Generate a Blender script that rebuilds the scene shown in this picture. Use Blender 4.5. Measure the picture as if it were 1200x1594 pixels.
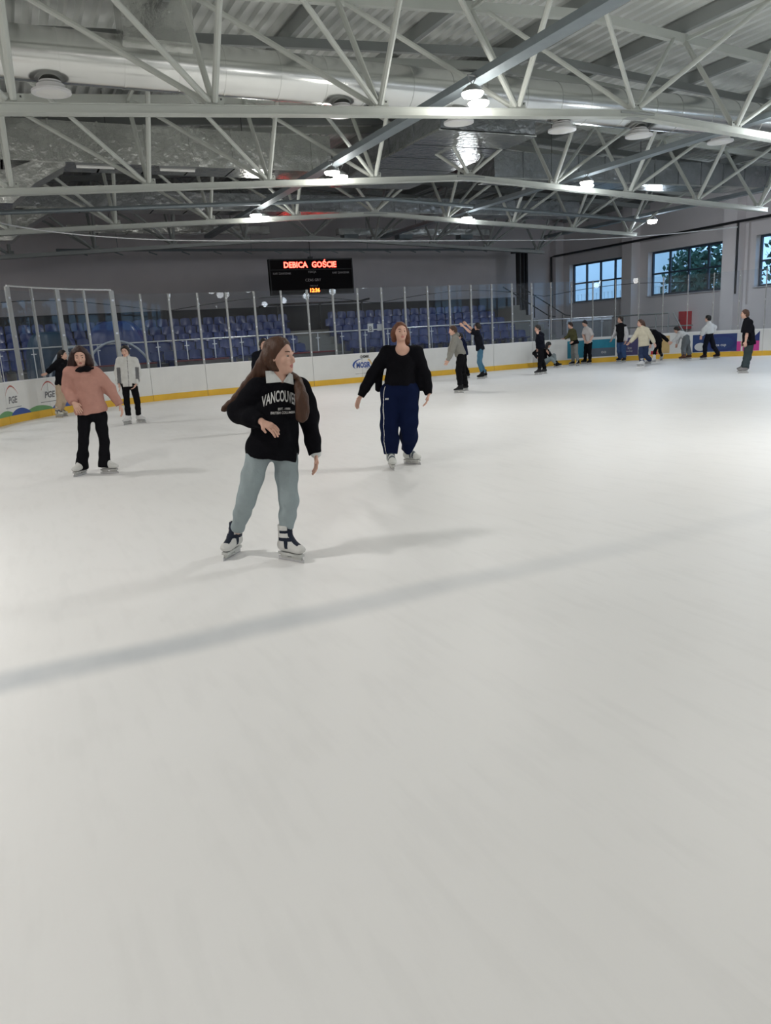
import bpy, bmesh, math, random
import numpy as np
from mathutils import Vector, Matrix
from mathutils.bvhtree import BVHTree

random.seed(7)
rng = np.random.default_rng(7)
SC = bpy.context.scene
COL = SC.collection
for o in list(bpy.data.objects):
    bpy.data.objects.remove(o)

# ------------------------------------------------------------------ camera
FPX, IW, IH = 1180.0, 1200, 1594
YAW, PITCH, ROLL, EYE = math.radians(25.3), math.radians(13.3), math.radians(3.3), 1.7
FW = np.array([math.sin(YAW) * math.cos(PITCH), math.cos(YAW) * math.cos(PITCH), -math.sin(PITCH)])
R0 = np.array([math.cos(YAW), -math.sin(YAW), 0.0])
U0 = np.cross(R0, FW)
RT = R0 * math.cos(ROLL) - U0 * math.sin(ROLL)
UP = R0 * math.sin(ROLL) + U0 * math.cos(ROLL)
EYEP = np.array([0.0, 0.0, EYE])
cam_data = bpy.data.cameras.new('camera')
cam = bpy.data.objects.new('camera', cam_data)
COL.objects.link(cam)
cam_data.sensor_fit = 'HORIZONTAL'
cam_data.sensor_width = 36.0
cam_data.lens = 36.0 * FPX / IW
cam_data.clip_end = 400
cam.matrix_world = Matrix(((RT[0], UP[0], -FW[0], 0), (RT[1], UP[1], -FW[1], 0), (RT[2], UP[2], -FW[2], EYE), (0, 0, 0, 1)))
SC.camera = cam

# ------------------------------------------------------------------ colour management, world, lights
vs = SC.view_settings
vs.view_transform = 'Standard'
vs.look = 'None'
vs.gamma = 1.0
vs.use_curve_mapping = False
vs.exposure = 0.0
SC.cycles.use_denoising = True
SC.cycles.max_bounces = 10
SC.cycles.diffuse_bounces = 5
SC.cycles.glossy_bounces = 4
SC.cycles.transparent_max_bounces = 24
SC.cycles.sample_clamp_indirect = 6.0
SC.cycles.caustics_reflective = False
SC.cycles.caustics_refractive = False
world = bpy.data.worlds.new('world')
SC.world = world
world.use_nodes = True
bg = world.node_tree.nodes['Background']
bg.inputs[0].default_value = (0.42, 0.68, 1.0, 1)
bg.inputs[1].default_value = 1.7

TRAYS = ((8.55, (1.0, 0.975, 0.93), 195), (17.0, (0.90, 0.95, 1.0), 165), (-2.0, (1.0, 0.97, 0.92), 205), (26.6, (0.80, 0.89, 1.0), 165))
LIGHT_Y = [-34.0, -27.3, -20.6, -13.9, -7.2, -0.5, 6.2, 13.05, 19.85, 26.75]
LIGHT_Z = 5.86
for tx, tc, tp in TRAYS:
    for ly in LIGHT_Y:
        ld = bpy.data.lights.new('high_bay_glow', 'AREA')
        ld.shape = 'DISK'
        ld.size = 0.5
        k = 1.0 if ly > 10 else 1.4 if ly > 5 else 0.72 if ly > -15 else 0.95
        ld.energy = tp * (0.43 if ly > 5 else 0.36) * k
        ld.color = tc
        ld.spread = math.radians(165)
        lo = bpy.data.objects.new('high_bay_glow', ld)
        COL.objects.link(lo)
        lo.location = (tx, ly, LIGHT_Z - 0.1)
        # fill lamp added below each fixture to brighten the walls and ceiling
        ld = bpy.data.lights.new('wall_ceiling_fill', 'POINT')
        ld.shadow_soft_size = 0.3
        ld.energy = tp * (0.54 if tx > 20 else 0.37) * (k if ly < 5 else 1.0)
        ld.color = tc
        lo = bpy.data.objects.new('wall_ceiling_fill', ld)
        COL.objects.link(lo)
        lo.location = (tx, ly, LIGHT_Z - 0.34)


# ------------------------------------------------------------------ materials
def node_mat(name):
    m = bpy.data.materials.new(name)
    m.use_nodes = True
    nt = m.node_tree
    return m, nt, nt.nodes['Principled BSDF'], nt.nodes, nt.links


def mat(name, color, rough=0.5, metal=0.0, var=0.0, vscale=6.0, bump=0.0, bscale=40.0, spec=0.4, stretch=None, bdist=0.02):
    m, nt, b, N, L = node_mat(name)
    b.inputs['Base Color'].default_value = (*color, 1)
    b.inputs['Roughness'].default_value = rough
    b.inputs['Metallic'].default_value = metal
    b.inputs['Specular IOR Level'].default_value = spec
    tc = N.new('ShaderNodeTexCoord')
    src = tc.outputs['Object']
    if stretch:
        mp = N.new('ShaderNodeMapping')
        mp.inputs['Scale'].default_value = stretch
        L.new(src, mp.inputs[0])
        src = mp.outputs[0]
    if var > 0:
        n = N.new('ShaderNodeTexNoise')
        n.inputs['Scale'].default_value = vscale
        n.inputs['Detail'].default_value = 5
        L.new(src, n.inputs['Vector'])
        mx = N.new('ShaderNodeMix')
        mx.data_type = 'RGBA'
        L.new(n.outputs[0], mx.inputs[0])
        mx.inputs[6].default_value = (*[max(0, c * (1 - var)) for c in color], 1)
        mx.inputs[7].default_value = (*[min(1, c * (1 + var)) for c in color], 1)
        L.new(mx.outputs[2], b.inputs['Base Color'])
    if bump > 0:
        n2 = N.new('ShaderNodeTexNoise')
        n2.inputs['Scale'].default_value = bscale
        n2.inputs['Detail'].default_value = 4
        L.new(src, n2.inputs['Vector'])
        bp = N.new('ShaderNodeBump')
        bp.inputs['Strength'].default_value = bump
        bp.inputs['Distance'].default_value = bdist
        L.new(n2.outputs[0], bp.inputs['Height'])
        L.new(bp.outputs[0], b.inputs['Normal'])
    return m


def emit(name, color, strength):
    m, nt, b, N, L = node_mat(name)
    b.inputs['Base Color'].default_value = (*color, 1)
    b.inputs['Emission Color'].default_value = (*color, 1)
    b.inputs['Emission Strength'].default_value = strength
    return m


def glass_mat(name, tint, haze, rough=0.02):
    """clear sheet: light passes straight, Fresnel reflection, a little dust"""
    m = bpy.data.materials.new(name)
    m.use_nodes = True
    nt = m.node_tree
    N, L = nt.nodes, nt.links
    N.clear()
    out = N.new('ShaderNodeOutputMaterial')
    tr = N.new('ShaderNodeBsdfTransparent')
    tr.inputs[0].default_value = (*tint, 1)
    gl = N.new('ShaderNodeBsdfGlossy')
    gl.inputs['Roughness'].default_value = rough
    df = N.new('ShaderNodeBsdfDiffuse')
    df.inputs[0].default_value = (0.75, 0.78, 0.8, 1)
    fr = N.new('ShaderNodeFresnel')
    fr.inputs[0].default_value = 1.45
    geo = N.new('ShaderNodeNewGeometry')
    inv = N.new('ShaderNodeMath')
    inv.operation = 'SUBTRACT'
    inv.inputs[0].default_value = 1.0
    L.new(geo.outputs['Backfacing'], inv.inputs[1])
    fm = N.new('ShaderNodeMath')
    fm.operation = 'MULTIPLY'
    L.new(fr.outputs[0], fm.inputs[0])
    L.new(inv.outputs[0], fm.inputs[1])
    mx = N.new('ShaderNodeMixShader')
    L.new(fm.outputs[0], mx.inputs[0])
    L.new(tr.outputs[0], mx.inputs[1])
    L.new(gl.outputs[0], mx.inputs[2])
    n = N.new('ShaderNodeTexNoise')
    n.inputs['Scale'].default_value = 1.6
    n.inputs['Detail'].default_value = 6
    tc = N.new('ShaderNodeTexCoord')
    L.new(tc.outputs['Object'], n.inputs['Vector'])
    ml = N.new('ShaderNodeMath')
    ml.operation = 'MULTIPLY'
    ml.inputs[1].default_value = haze * 2
    L.new(n.outputs[0], ml.inputs[0])
    m2 = N.new('ShaderNodeMixShader')
    L.new(ml.outputs[0], m2.inputs[0])
    L.new(mx.outputs[0], m2.inputs[1])
    L.new(df.outputs[0], m2.inputs[2])
    L.new(m2.outputs[0], out.inputs[0])
    return m


def ice_mat():
    m, nt, b, N, L = node_mat('scraped_ice')
    b.inputs['Roughness'].default_value = 0.42
    b.inputs['Specular IOR Level'].default_value = 0.25
    tc = N.new('ShaderNodeTexCoord')

    def noise(scale, mp=None, rot=0.0, detail=5):
        n = N.new('ShaderNodeTexNoise')
        n.inputs['Scale'].default_value = scale
        n.inputs['Detail'].default_value = detail
        mm = N.new('ShaderNodeMapping')
        mm.inputs['Scale'].default_value = mp or (1, 1, 1)
        mm.inputs['Rotation'].default_value = (0, 0, rot)
        L.new(tc.outputs['Object'], mm.inputs[0])
        L.new(mm.outputs[0], n.inputs['Vector'])
        return n.outputs[0]

    def math_(op, a, c=None):
        q = N.new('ShaderNodeMath')
        q.operation = op
        for i, v in enumerate((a, c)):
            if v is None:
                continue
            if isinstance(v, (int, float)):
                q.inputs[i].default_value = v
            else:
                L.new(v, q.inputs[i])
        return q.outputs[0]

    def ramp(f, p0, c0, p1, c1):
        r = N.new('ShaderNodeValToRGB')
        r.color_ramp.elements[0].position = p0
        r.color_ramp.elements[0].color = (*c0, 1)
        r.color_ramp.elements[1].position = p1
        r.color_ramp.elements[1].color = (*c1, 1)
        L.new(f, r.inputs[0])
        return r.outputs[0]
    big = ramp(noise(0.22), 0.3, (0.785, 0.78, 0.77), 0.7, (0.83, 0.832, 0.83))
    streak = math_('ADD', noise(14.0, (1, 0.10, 1), 0.25, 8), noise(5.0, (1, 0.45, 1), -0.5, 8))
    st = ramp(streak, 0.8, (0.955, 0.955, 0.955), 1.2, (1.0, 1.0, 1.0))
    mul = N.new('ShaderNodeMix')
    mul.data_type = 'RGBA'
    mul.blend_type = 'MULTIPLY'
    mul.inputs[0].default_value = 0.6
    L.new(big, mul.inputs[6])
    L.new(st, mul.inputs[7])
    # the worn painted cross line under the ice
    sep = N.new('ShaderNodeSeparateXYZ')
    L.new(tc.outputs['Object'], sep.inputs[0])
    wob = math_('MULTIPLY', math_('SUBTRACT', noise(1.3), 0.5), 0.12)
    d = math_('ABSOLUTE', math_('SUBTRACT', math_('ADD', sep.outputs[1], wob), 4.28))
    r = N.new('ShaderNodeMapRange')
    r.interpolation_type = 'SMOOTHSTEP'
    r.inputs['From Min'].default_value = 0.24
    r.inputs['From Max'].default_value = 0.03
    L.new(d, r.inputs[0])
    fx = N.new('ShaderNodeMapRange')
    fx.inputs['From Min'].default_value = 4.6
    fx.inputs['From Max'].default_value = -0.3
    fx.inputs['To Min'].default_value = 0.16
    fx.inputs['To Max'].default_value = 1.0
    L.new(sep.outputs[0], fx.inputs[0])
    fac = math_('MULTIPLY', math_('MULTIPLY', r.outputs[0], fx.outputs[0]), math_('ADD', noise(2.5, (1, 0.4, 1)), 0.35))
    mx = N.new('ShaderNodeMix')
    mx.data_type = 'RGBA'
    L.new(fac, mx.inputs[0])
    L.new(mul.outputs[2], mx.inputs[6])
    mx.inputs[7].default_value = (0.50, 0.53, 0.56, 1)
    L.new(mx.outputs[2], b.inputs['Base Color'])
    bp = N.new('ShaderNodeBump')
    bp.inputs['Strength'].default_value = 0.12
    bp.inputs['Distance'].default_value = 0.01
    L.new(streak, bp.inputs['Height'])
    L.new(bp.outputs[0], b.inputs['Normal'])
    return m


M = dict(
    ice=ice_mat(),
    concrete=mat('concrete', (0.16, 0.165, 0.165), 0.8, var=0.2, vscale=1.5),
    stand=mat('stand_concrete', (0.20, 0.20, 0.185), 0.85, var=0.2, vscale=2),
    rubber=mat('rubber_floor', (0.05, 0.05, 0.055), 0.8),
    wall=mat('grey_wall', (0.80, 0.755, 0.77), 0.85, var=0.08, vscale=0.7),
    wallr=mat('light_grey_wall', (0.80, 0.76, 0.76), 0.85, var=0.06, vscale=0.8),
    deck=mat('roof_deck', (0.74, 0.76, 0.73), 0.5, metal=0.0, var=0.08, vscale=1.0),
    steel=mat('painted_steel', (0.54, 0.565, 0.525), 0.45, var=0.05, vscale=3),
    steel_dim=mat('dark_and_shaded_steel', (0.34, 0.36, 0.35), 0.5, var=0.08, vscale=3),
    galv=mat('galvanised_tray', (0.26, 0.30, 0.32), 0.45, metal=0.35, var=0.15, vscale=4),
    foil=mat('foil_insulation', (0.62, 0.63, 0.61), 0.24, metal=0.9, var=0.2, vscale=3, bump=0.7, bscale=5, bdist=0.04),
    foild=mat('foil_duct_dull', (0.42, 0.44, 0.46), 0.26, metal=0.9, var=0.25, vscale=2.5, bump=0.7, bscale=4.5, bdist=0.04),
    duct=mat('round_duct_metal', (0.78, 0.79, 0.77), 0.22, metal=1.0, var=0.08, vscale=2, bump=0.12, bscale=3),
    white=mat('white_panel', (0.74, 0.74, 0.72), 0.45, var=0.07, vscale=2.2),
    cap=mat('white_cap', (0.80, 0.80, 0.80), 0.4),
    yellow=mat('yellow_kickplate', (0.78, 0.47, 0.045), 0.45, var=0.12, vscale=3),
    post=mat('aluminium_post', (0.36, 0.37, 0.37), 0.45, metal=0.3),
    rail=mat('bright_rail', (0.72, 0.74, 0.76), 0.3, metal=0.7),
    black=mat('black_metal', (0.018, 0.018, 0.02), 0.5),
    blackfab=mat('black_fabric_screen', (0.022, 0.022, 0.026), 0.9),
    seat=mat('blue_seat_plastic', (0.005, 0.024, 0.15), 0.28, spec=0.5),
    tarp=mat('blue_tarpaulin', (0.007, 0.032, 0.17), 0.28, bump=0.6, bscale=3),
    teal=mat('teal_tarpaulin', (0.012, 0.042, 0.08), 0.4, bump=0.5, bscale=3),
    greyarc=mat('pale_grey_arc', (0.42, 0.48, 0.55), 0.3),
    benchg=mat('bench_grey', (0.13, 0.125, 0.13), 0.7, var=0.15, vscale=4),
    dullred=mat('dull_red_edge', (0.17, 0.03, 0.04), 0.6),
    red=mat('red_paint', (0.55, 0.03, 0.04), 0.45),
    winframe=mat('window_frame', (0.05, 0.075, 0.11), 0.4),
    reveal=mat('window_reveal', (0.55, 0.56, 0.60), 0.7),
    lamp_body=mat('lamp_housing', (0.30, 0.31, 0.31), 0.4, metal=0.5),
    lens=emit('lit_lens', (1.0, 0.97, 0.9), 22.0),
    tube=mat('tube_diffuser', (0.85, 0.85, 0.82), 0.4),
    led=emit('red_led', (1.0, 0.045, 0.03), 13.0),
    ledo=emit('orange_led', (1.0, 0.16, 0.02), 7.0),
    ledback=emit('red_led_glow_strip', (1.0, 0.02, 0.01), 1.6),
    sb=mat('scoreboard_black', (0.006, 0.005, 0.006), 0.6, spec=0.08),
    sbt=mat('scoreboard_lettering', (0.42, 0.40, 0.40), 0.6),
    plexi=glass_mat('rink_plexiglass', (0.94, 0.96, 0.975), 0.012, 0.012),
    guard=glass_mat('guard_glass', (0.90, 0.94, 0.98), 0.018, 0.03),
    pane=glass_mat('window_glass', (0.90, 0.96, 1.0), 0.01, 0.01),
    bolt=mat('dark_bolt', (0.1, 0.1, 0.1), 0.5),
)


# ------------------------------------------------------------------ object helpers
def tag(o, label=None, cat=None, group=None, kind=None):
    if label:
        o['label'] = label
    if cat:
        o['category'] = cat
    if group:
        o['group'] = group
    if kind:
        o['kind'] = kind
    return o


def empty(name, loc=(0, 0, 0), rz=0.0):
    o = bpy.data.objects.new(name, None)
    o.empty_display_size = 0.2
    COL.objects.link(o)
    o.location = loc
    o.rotation_euler = (0, 0, rz)
    return o


def link_mesh(name, me, parent=None):
    o = bpy.data.objects.new(name, me)
    COL.objects.link(o)
    if parent is not None:
        o.parent = parent
    return o


def copy_tree(o, parent=None):
    c = o.copy()
    COL.objects.link(c)
    c.parent = parent
    for ch in list(o.children):
        copy_tree(ch, c)
    return c


class MB:
    """collects shapes into one mesh"""
    def __init__(s):
        s.v, s.f, s.mi = [], [], []

    def add(s, vs_, fs, mi=0):
        n = len(s.v)
        s.v += [tuple(map(float, q)) for q in vs_]
        s.f += [tuple(i + n for i in f) for f in fs]
        s.mi += [mi] * len(fs)
        return s

    def box(s, c, sz, rz=0.0, mi=0):
        x, y, z = [q / 2 for q in sz]
        ca, sa = math.cos(rz), math.sin(rz)
        P = []
        for a in (-x, x):
            for b in (-y, y):
                for d in (-z, z):
                    P.append((c[0] + a * ca - b * sa, c[1] + a * sa + b * ca, c[2] + d))
        return s.add(P, [(0, 1, 3, 2), (4, 6, 7, 5), (0, 4, 5, 1), (2, 3, 7, 6), (0, 2, 6, 4), (1, 5, 7, 3)], mi)

    def bar(s, p, q, w, h, up=(0, 0, 1), mi=0):
        """rectangular bar from p to q; w sideways, h along up"""
        p, q, up = np.array(p, float), np.array(q, float), np.array(up, float)
        d = q - p
        d /= np.linalg.norm(d)
        if abs(d @ up) > 0.98:
            up = np.array([0, 1.0, 0])
        r = np.cross(d, up)
        r /= np.linalg.norm(r)
        u = np.cross(r, d)
        P = [e + r * a * w / 2 + u * b * h / 2 for e in (p, q) for a in (-1, 1) for b in (-1, 1)]
        return s.add(P, [(0, 1, 3, 2), (4, 6, 7, 5), (0, 4, 5, 1), (2, 3, 7, 6), (0, 2, 6, 4), (1, 5, 7, 3)], mi)

    def tube(s, pts, r, n=10, mi=0, closed_ends=True):
        pts = [np.array(p, float) for p in pts]
        rs = r if isinstance(r, (list, tuple)) else [r] * len(pts)
        rings = []
        ref = None
        for i, p in enumerate(pts):
            a = pts[max(i - 1, 0)]
            b = pts[min(i + 1, len(pts) - 1)]
            d = (b - a) / (np.linalg.norm(b - a) + 1e-9)
            if ref is None:
                ref = np.array([0, 0, 1.0]) if abs(d[2]) < 0.9 else np.array([1.0, 0, 0])
            x = np.cross(d, ref)
            x /= np.linalg.norm(x)
            y = np.cross(x, d)
            ref = y
            rings.append([p + rs[i] * (x * math.cos(t) + y * math.sin(t)) for t in [2 * math.pi * k / n for k in range(n)]])
        V = [q for rg in rings for q in rg]
        F = []
        for i in range(len(pts) - 1):
            for k in range(n):
                F.append((i * n + k, i * n + (k + 1) % n, (i + 1) * n + (k + 1) % n, (i + 1) * n + k))
        if closed_ends:
            F.append(tuple(range(n - 1, -1, -1)))
            F.append(tuple((len(pts) - 1) * n + k for k in range(n)))
        return s.add(V, F, mi)

    def lathe(s, prof, c, n=20, mi=0):
        V, F = [], []
        for r, z in prof:
            for k in range(n):
                t = 2 * math.pi * k / n
                V.append((c[0] + r * math.cos(t), c[1] + r * math.sin(t), c[2] + z))
        for i in range(len(prof) - 1):
            for k in range(n):
                F.append((i * n + k, i * n + (k + 1) % n, (i + 1) * n + (k + 1) % n, (i + 1) * n + k))
        F.append(tuple(range(n - 1, -1, -1)))
        F.append(tuple((len(prof) - 1) * n + k for k in range(n)))
        return s.add(V, F, mi)

    def build(s, name, mats, parent=None, origin=(0, 0, 0), smooth=False):
        me = bpy.data.meshes.new(name)
        o3 = origin
        me.from_pydata([(x - o3[0], y - o3[1], z - o3[2]) for x, y, z in s.v], [], s.f)
        for m in (mats if isinstance(mats, (list, tuple)) else [mats]):
            me.materials.append(m)
        me.polygons.foreach_set('material_index', s.mi)
        bm = bmesh.new()
        bm.from_mesh(me)
        bmesh.ops.recalc_face_normals(bm, faces=bm.faces)
        bm.to_mesh(me)
        bm.free()
        if smooth:
            me.polygons.foreach_set('use_smooth', [True] * len(me.polygons))
            try:
                me.set_sharp_from_angle(angle=math.radians(40))
            except Exception:
                pass
        me.update()
        ob = link_mesh(name, me, parent)
        if parent is None:
            ob.location = o3
        return ob


def text_verts(txt, size, bold=0.0, res=2):
    cu = bpy.data.curves.new('lettering', 'FONT')
    cu.body = txt
    cu.size = size
    cu.offset = bold
    cu.resolution_u = res
    cu.align_x = 'CENTER'
    ob = bpy.data.objects.new('lettering', cu)
    COL.objects.link(ob)
    bpy.context.view_layer.update()
    ev = ob.evaluated_get(bpy.context.evaluated_depsgraph_get())
    me = ev.to_mesh()
    V = [tuple(v.co) for v in me.vertices]
    F = [tuple(p.vertices) for p in me.polygons]
    ev.to_mesh_clear()
    bpy.data.objects.remove(ob)
    bpy.data.curves.remove(cu)
    return V, F


# ------------------------------------------------------------------ hall geometry
CX = 13.0                      # ridge line of the hall and centre of the rink
WXR, WXL, WYE, WYB = 32.0, -6.0, 40.2, -42.0
TRUSS_Y = [7.0, 13.7, 20.4, 26.95, 33.5]
RC = 7.5                       # corner radius of the rink
K0 = 13.25                     # a glass post stands here; spacing below
DP = 0.94


def path(s):
    """point and inward normal on the rink side of the boards, s along them from the post near the middle of the end"""
    if s < -6.75:
        a = (-s - 6.75) / RC
        if a <= math.pi / 2:
            return np.array([6.5 - RC * math.sin(a), 17.8 + RC * math.cos(a)]), np.array([math.sin(a), -math.cos(a)])
        return np.array([-1.0, 17.8 - (a - math.pi / 2) * RC]), np.array([1.0, 0.0])
    if s > 6.25:
        a = (s - 6.25) / RC
        if a <= math.pi / 2:
            return np.array([19.5 + RC * math.sin(a), 17.8 + RC * math.cos(a)]), np.array([-math.sin(a), -math.cos(a)])
        return np.array([27.0, 17.8 - (a - math.pi / 2) * RC]), np.array([-1.0, 0.0])
    return np.array([K0 + s, 25.3]), np.array([0.0, -1.0])


def roofz(x):
    return 8.95 - 0.058 * abs(x - CX)


# floor slab, then the ice sheet with rounded corners
MB().box((13, (WYE + WYB) / 2, -0.16), (38.4, WYE - WYB + 0.6, 0.2)).build('floor_surround', M['rubber'])['kind'] = 'structure'
outline = []
for i in range(0, 241):
    s = -30 + i * 0.2515
    outline.append(path(s)[0])
outline += [np.array([27.0, -36.0]), np.array([-1.0, -36.0])]
n = len(outline)
b = MB()
b.add([(p[0], p[1], 0.0) for p in outline] + [(p[0], p[1], -0.05) for p in outline],
      [tuple(range(n - 1, -1, -1)), tuple(range(n, 2 * n))] + [(i, (i + 1) % n, n + (i + 1) % n, n + i) for i in range(n)])
ice = b.build('floor_ice', M['ice'])
ice['kind'] = 'structure'

# walls
w = MB().box((13, WYE + 0.15, 4.4), (38.6, 0.3, 9.0))
w.build('wall_end', M['wall'])['kind'] = 'structure'
MB().box((13, WYB - 0.15, 4.4), (38.6, 0.3, 9.0)).build('wall_back', M['wallr'])['kind'] = 'structure'
MB().box((WXL - 0.15, (WYE + WYB) / 2, 4.2), (0.3, WYE - WYB, 8.8)).build('wall_left', M['wallr'])['kind'] = 'structure'
WIN = [(34.15, 39.05), (27.45, 32.5), (20.8, 25.75), (14.1, 19.0), (7.4, 12.3), (0.7, 5.6), (-6, -1.1)]
WZ0, WZ1 = 2.82, 5.12
w = MB()
w.box((WXR + 0.2, (WYE + WYB) / 2, (WZ0 - 0.2) / 2), (0.4, WYE - WYB, WZ0 + 0.2))
w.box((WXR + 0.2, (WYE + WYB) / 2, (WZ1 + 8.6) / 2), (0.4, WYE - WYB, 8.6 - WZ1))
edges = [WYE] + [e for a, c in WIN for e in (c, a)] + [WYB]
for i in range(0, len(edges), 2):
    hi, lo = edges[i], edges[i + 1]
    w.box((WXR + 0.2, (hi + lo) / 2, (WZ0 + WZ1) / 2), (0.4, hi - lo, WZ1 - WZ0))
w.build('wall_right', M['wallr'])['kind'] = 'structure'
for y in (40.0, 33.5, 26.75, 20.2, 13.5, 6.8):
    MB().box((WXR - 0.3, y, 3.75), (0.6, 0.75, 7.9)).build('pillar_right', M['wallr'])['kind'] = 'structure'
for y in (33.5, 26.8, 20.1, 13.4, 6.7):
    MB().box((WXL + 0.3, y, 3.75), (0.6, 0.75, 7.9)).build('pillar_left', M['wallr'])['kind'] = 'structure'
for i, (y0, y1) in enumerate(WIN):
    wn = empty('window_%d' % (i + 1), (WXR + 0.34, (y0 + y1) / 2, WZ0))
    wn['kind'] = 'structure'
    f = MB()
    hw, hh = (y1 - y0) / 2, WZ1 - WZ0
    for yy in (-hw + 0.05, hw - 0.05):
        f.box((0, yy, hh / 2), (0.1, 0.1, hh))
    for zz in (0.05, hh - 0.05):
        f.box((0, 0, zz), (0.1, 2 * hw - 0.2, 0.1))
    f.build('window_frame', M['winframe'], wn)
    f = MB()
    for k in range(1, 4):
        f.box((0, -hw + k * hw / 2, hh / 2), (0.09, 0.11, hh - 0.2))
    f.box((0, 0, hh * 0.5), (0.085, 2 * hw - 0.2, 0.09))
    f.build('window_mullion', M['winframe'], wn)
    MB().box((0.0, 0, hh / 2), (0.012, 2 * hw - 0.2, hh - 0.2)).build('window_pane', M['pane'], wn)
    MB().box((-0.26, 0, -0.02), (0.36, 2 * hw, 0.04)).build('window_sill', M['reveal'], wn)

# corrugated roof deck (ribs run along the hall) closing the hall above
prof = []
x = WXL - 0.2
pitch = 0.32
while x < WXR + 0.2:
    for dx, dz in ((0, 0), (0.10, 0), (0.14, 0.09), (0.26, 0.09), (0.30, 0)):
        prof.append((x + dx, roofz(x + dx) + dz))
    x += pitch
V = [(px, yy, pz) for yy in (WYB - 0.2, WYE + 0.2) for px, pz in prof]
n = len(prof)
F = [(i, i + 1, n + i + 1, n + i) for i in range(n - 1)]
dk = MB().add(V, F)
V2 = [(px, yy, 9.3) for yy in (WYB - 0.2, WYE + 0.2) for px in (WXL - 0.2, WXR + 0.2)]
dk.add(V2, [(0, 1, 3, 2)])
dk.build('ceiling_deck', M['deck'])['kind'] = 'structure'
# wall pipes
for nm, pts, r in (('wall_pipe', [(31.3, 39.95, 2.7), (31.3, 39.95, 5.68), (31.3, 39.6, 5.70), (31.3, 14, 5.86)], 0.06),
                   ('wall_pipe', [(31.3, 26.2, 5.74), (31.3, 26.2, 2.55)], 0.05)):
    o = MB().tube(pts, r, 8).build(nm, M['black'])
    tag(o, 'long black pipe running under the roof above the windows' if len(pts) > 2 else 'black downpipe on the pillar beside the middle window', 'pipe')

# ------------------------------------------------------------------ roof trusses
NODEX = [0.65 + 3.0875 * i for i in range(9)]
NODEX[4] = CX


def chordz(x):
    return 5.925 - 0.056 * abs(x - CX)         # bottom of the lower chord


def toph(x):
    return chordz(x) + 2.46 - 0.008 * abs(x - CX)


TD = 1.6
TRL = {7.0: 'nearest lattice roof truss high overhead at the top edge', 13.7: 'large pale lattice roof truss in front of the silver round duct',
       20.4: 'second lattice roof truss, its chord just above the far lamps', 26.95: 'third lattice roof truss over the end boards',
       33.5: 'dim farthest lattice roof truss above the scoreboard'}
for ty in TRUSS_Y:
    t = empty('roof_truss', (CX, ty, 6.0))
    tag(t, TRL[ty], 'roof truss', 'steel roof trusses')
    st = M['steel'] if ty < 33 else M['steel_dim']  # farthest truss: weaker light put into the colour as a darker steel
    org = (CX, ty, 6.0)

    def rel(p):
        return (p[0] - CX, p[1] - ty, p[2] - 6.0)
    b = MB()
    for sx in (-1, 1):
        e = CX + sx * 12.75
        zc = 0.065
        b.bar(rel((CX, ty, chordz(CX) + zc)), rel((e, ty, chordz(e) + zc)), 0.17, 0.13)
        b.bar(rel((CX, ty, chordz(CX) + 0.008)), rel((e, ty, chordz(e) + 0.008)), 0.22, 0.016)
        b.bar(rel((CX, ty, chordz(CX) + 0.135)), rel((e, ty, chordz(e) + 0.135)), 0.22, 0.016)
    b.build('bottom_chord', st, t)
    b = MB().box(rel((CX, ty - 0.1, chordz(CX) + 0.075)), (0.95, 0.03, 0.04))
    b.box(rel((CX, ty, chordz(CX) - 0.008)), (0.95, 0.2, 0.016)).build('splice_plate', M['steel_dim'], t)
    for sd in (-1, 1):
        b = MB()
        for sx in (-1, 1):
            e = CX + sx * 18.4
            b.bar(rel((CX, ty + sd * TD, toph(CX) + 0.1)), rel((e, ty + sd * TD, toph(e) + 0.1)), 0.14, 0.2)
        b.build('top_chord', st, t)
    for i, nx in enumerate(NODEX):
        z0 = chordz(nx) + 0.2
        b = MB()
        b.box(rel((nx, ty, chordz(nx) + 0.21)), (0.32, 0.12, 0.14))
        for q in range(4):
            b.box(rel((nx - 0.11 + q * 0.073, ty - 0.066, chordz(nx) + 0.24)), (0.025, 0.015, 0.025), mi=1)
        b.build('gusset', [st, M['bolt']], t)
        ends = []
        side = -1 if nx < CX - 0.1 else (1 if nx > CX + 0.1 else 0)
        if side == 0:
            ends = [nx - 2.75, nx + 2.75]
        else:
            ends = [nx, nx + side * 3.0]
        for ex in ends:
            for sd in (-1, 1):
                r = 0.05 if abs(ex - nx) > 1 else 0.058
                MB().tube([rel((nx + (ex - nx) * 0.03, ty + sd * 0.05, z0)), rel((ex, ty + sd * TD, toph(ex) + 0.08))], r, 8).build('web_bar', st, t, smooth=True)
    # cross ties between both top chords
    for i, nx in enumerate(NODEX):
        MB().bar(rel((nx, ty - TD, toph(nx) + 0.08)), rel((nx, ty + TD, toph(nx) + 0.08)), 0.07, 0.07).build('cross_tie', st, t)

# purlins between the trusses (run along the hall, on the top chords)
for j, nx in enumerate([CX + 3.0875 * k for k in range(-6, 7)]):
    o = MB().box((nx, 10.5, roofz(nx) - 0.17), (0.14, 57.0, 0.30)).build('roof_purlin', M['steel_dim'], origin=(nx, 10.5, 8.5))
    tag(o, 'long steel purlin under the corrugated roof running the length of the hall', 'purlin', 'roof purlins')
# intermediate crosswise roof beams
for by in (10.3, 17.95, 24.5, 30.6, 36.9, 3.5):
    b = MB()
    for sx in (-1, 1):
        e = CX + sx * 18.6
        b.bar((CX, by, roofz(CX) - 0.42), (e, by, roofz(e) - 0.42), 0.12, 0.2)
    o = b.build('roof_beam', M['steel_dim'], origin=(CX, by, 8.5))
    tag(o, 'steel roof beam crossing under the corrugated deck between two trusses', 'beam', 'crosswise roof beams')

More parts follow.
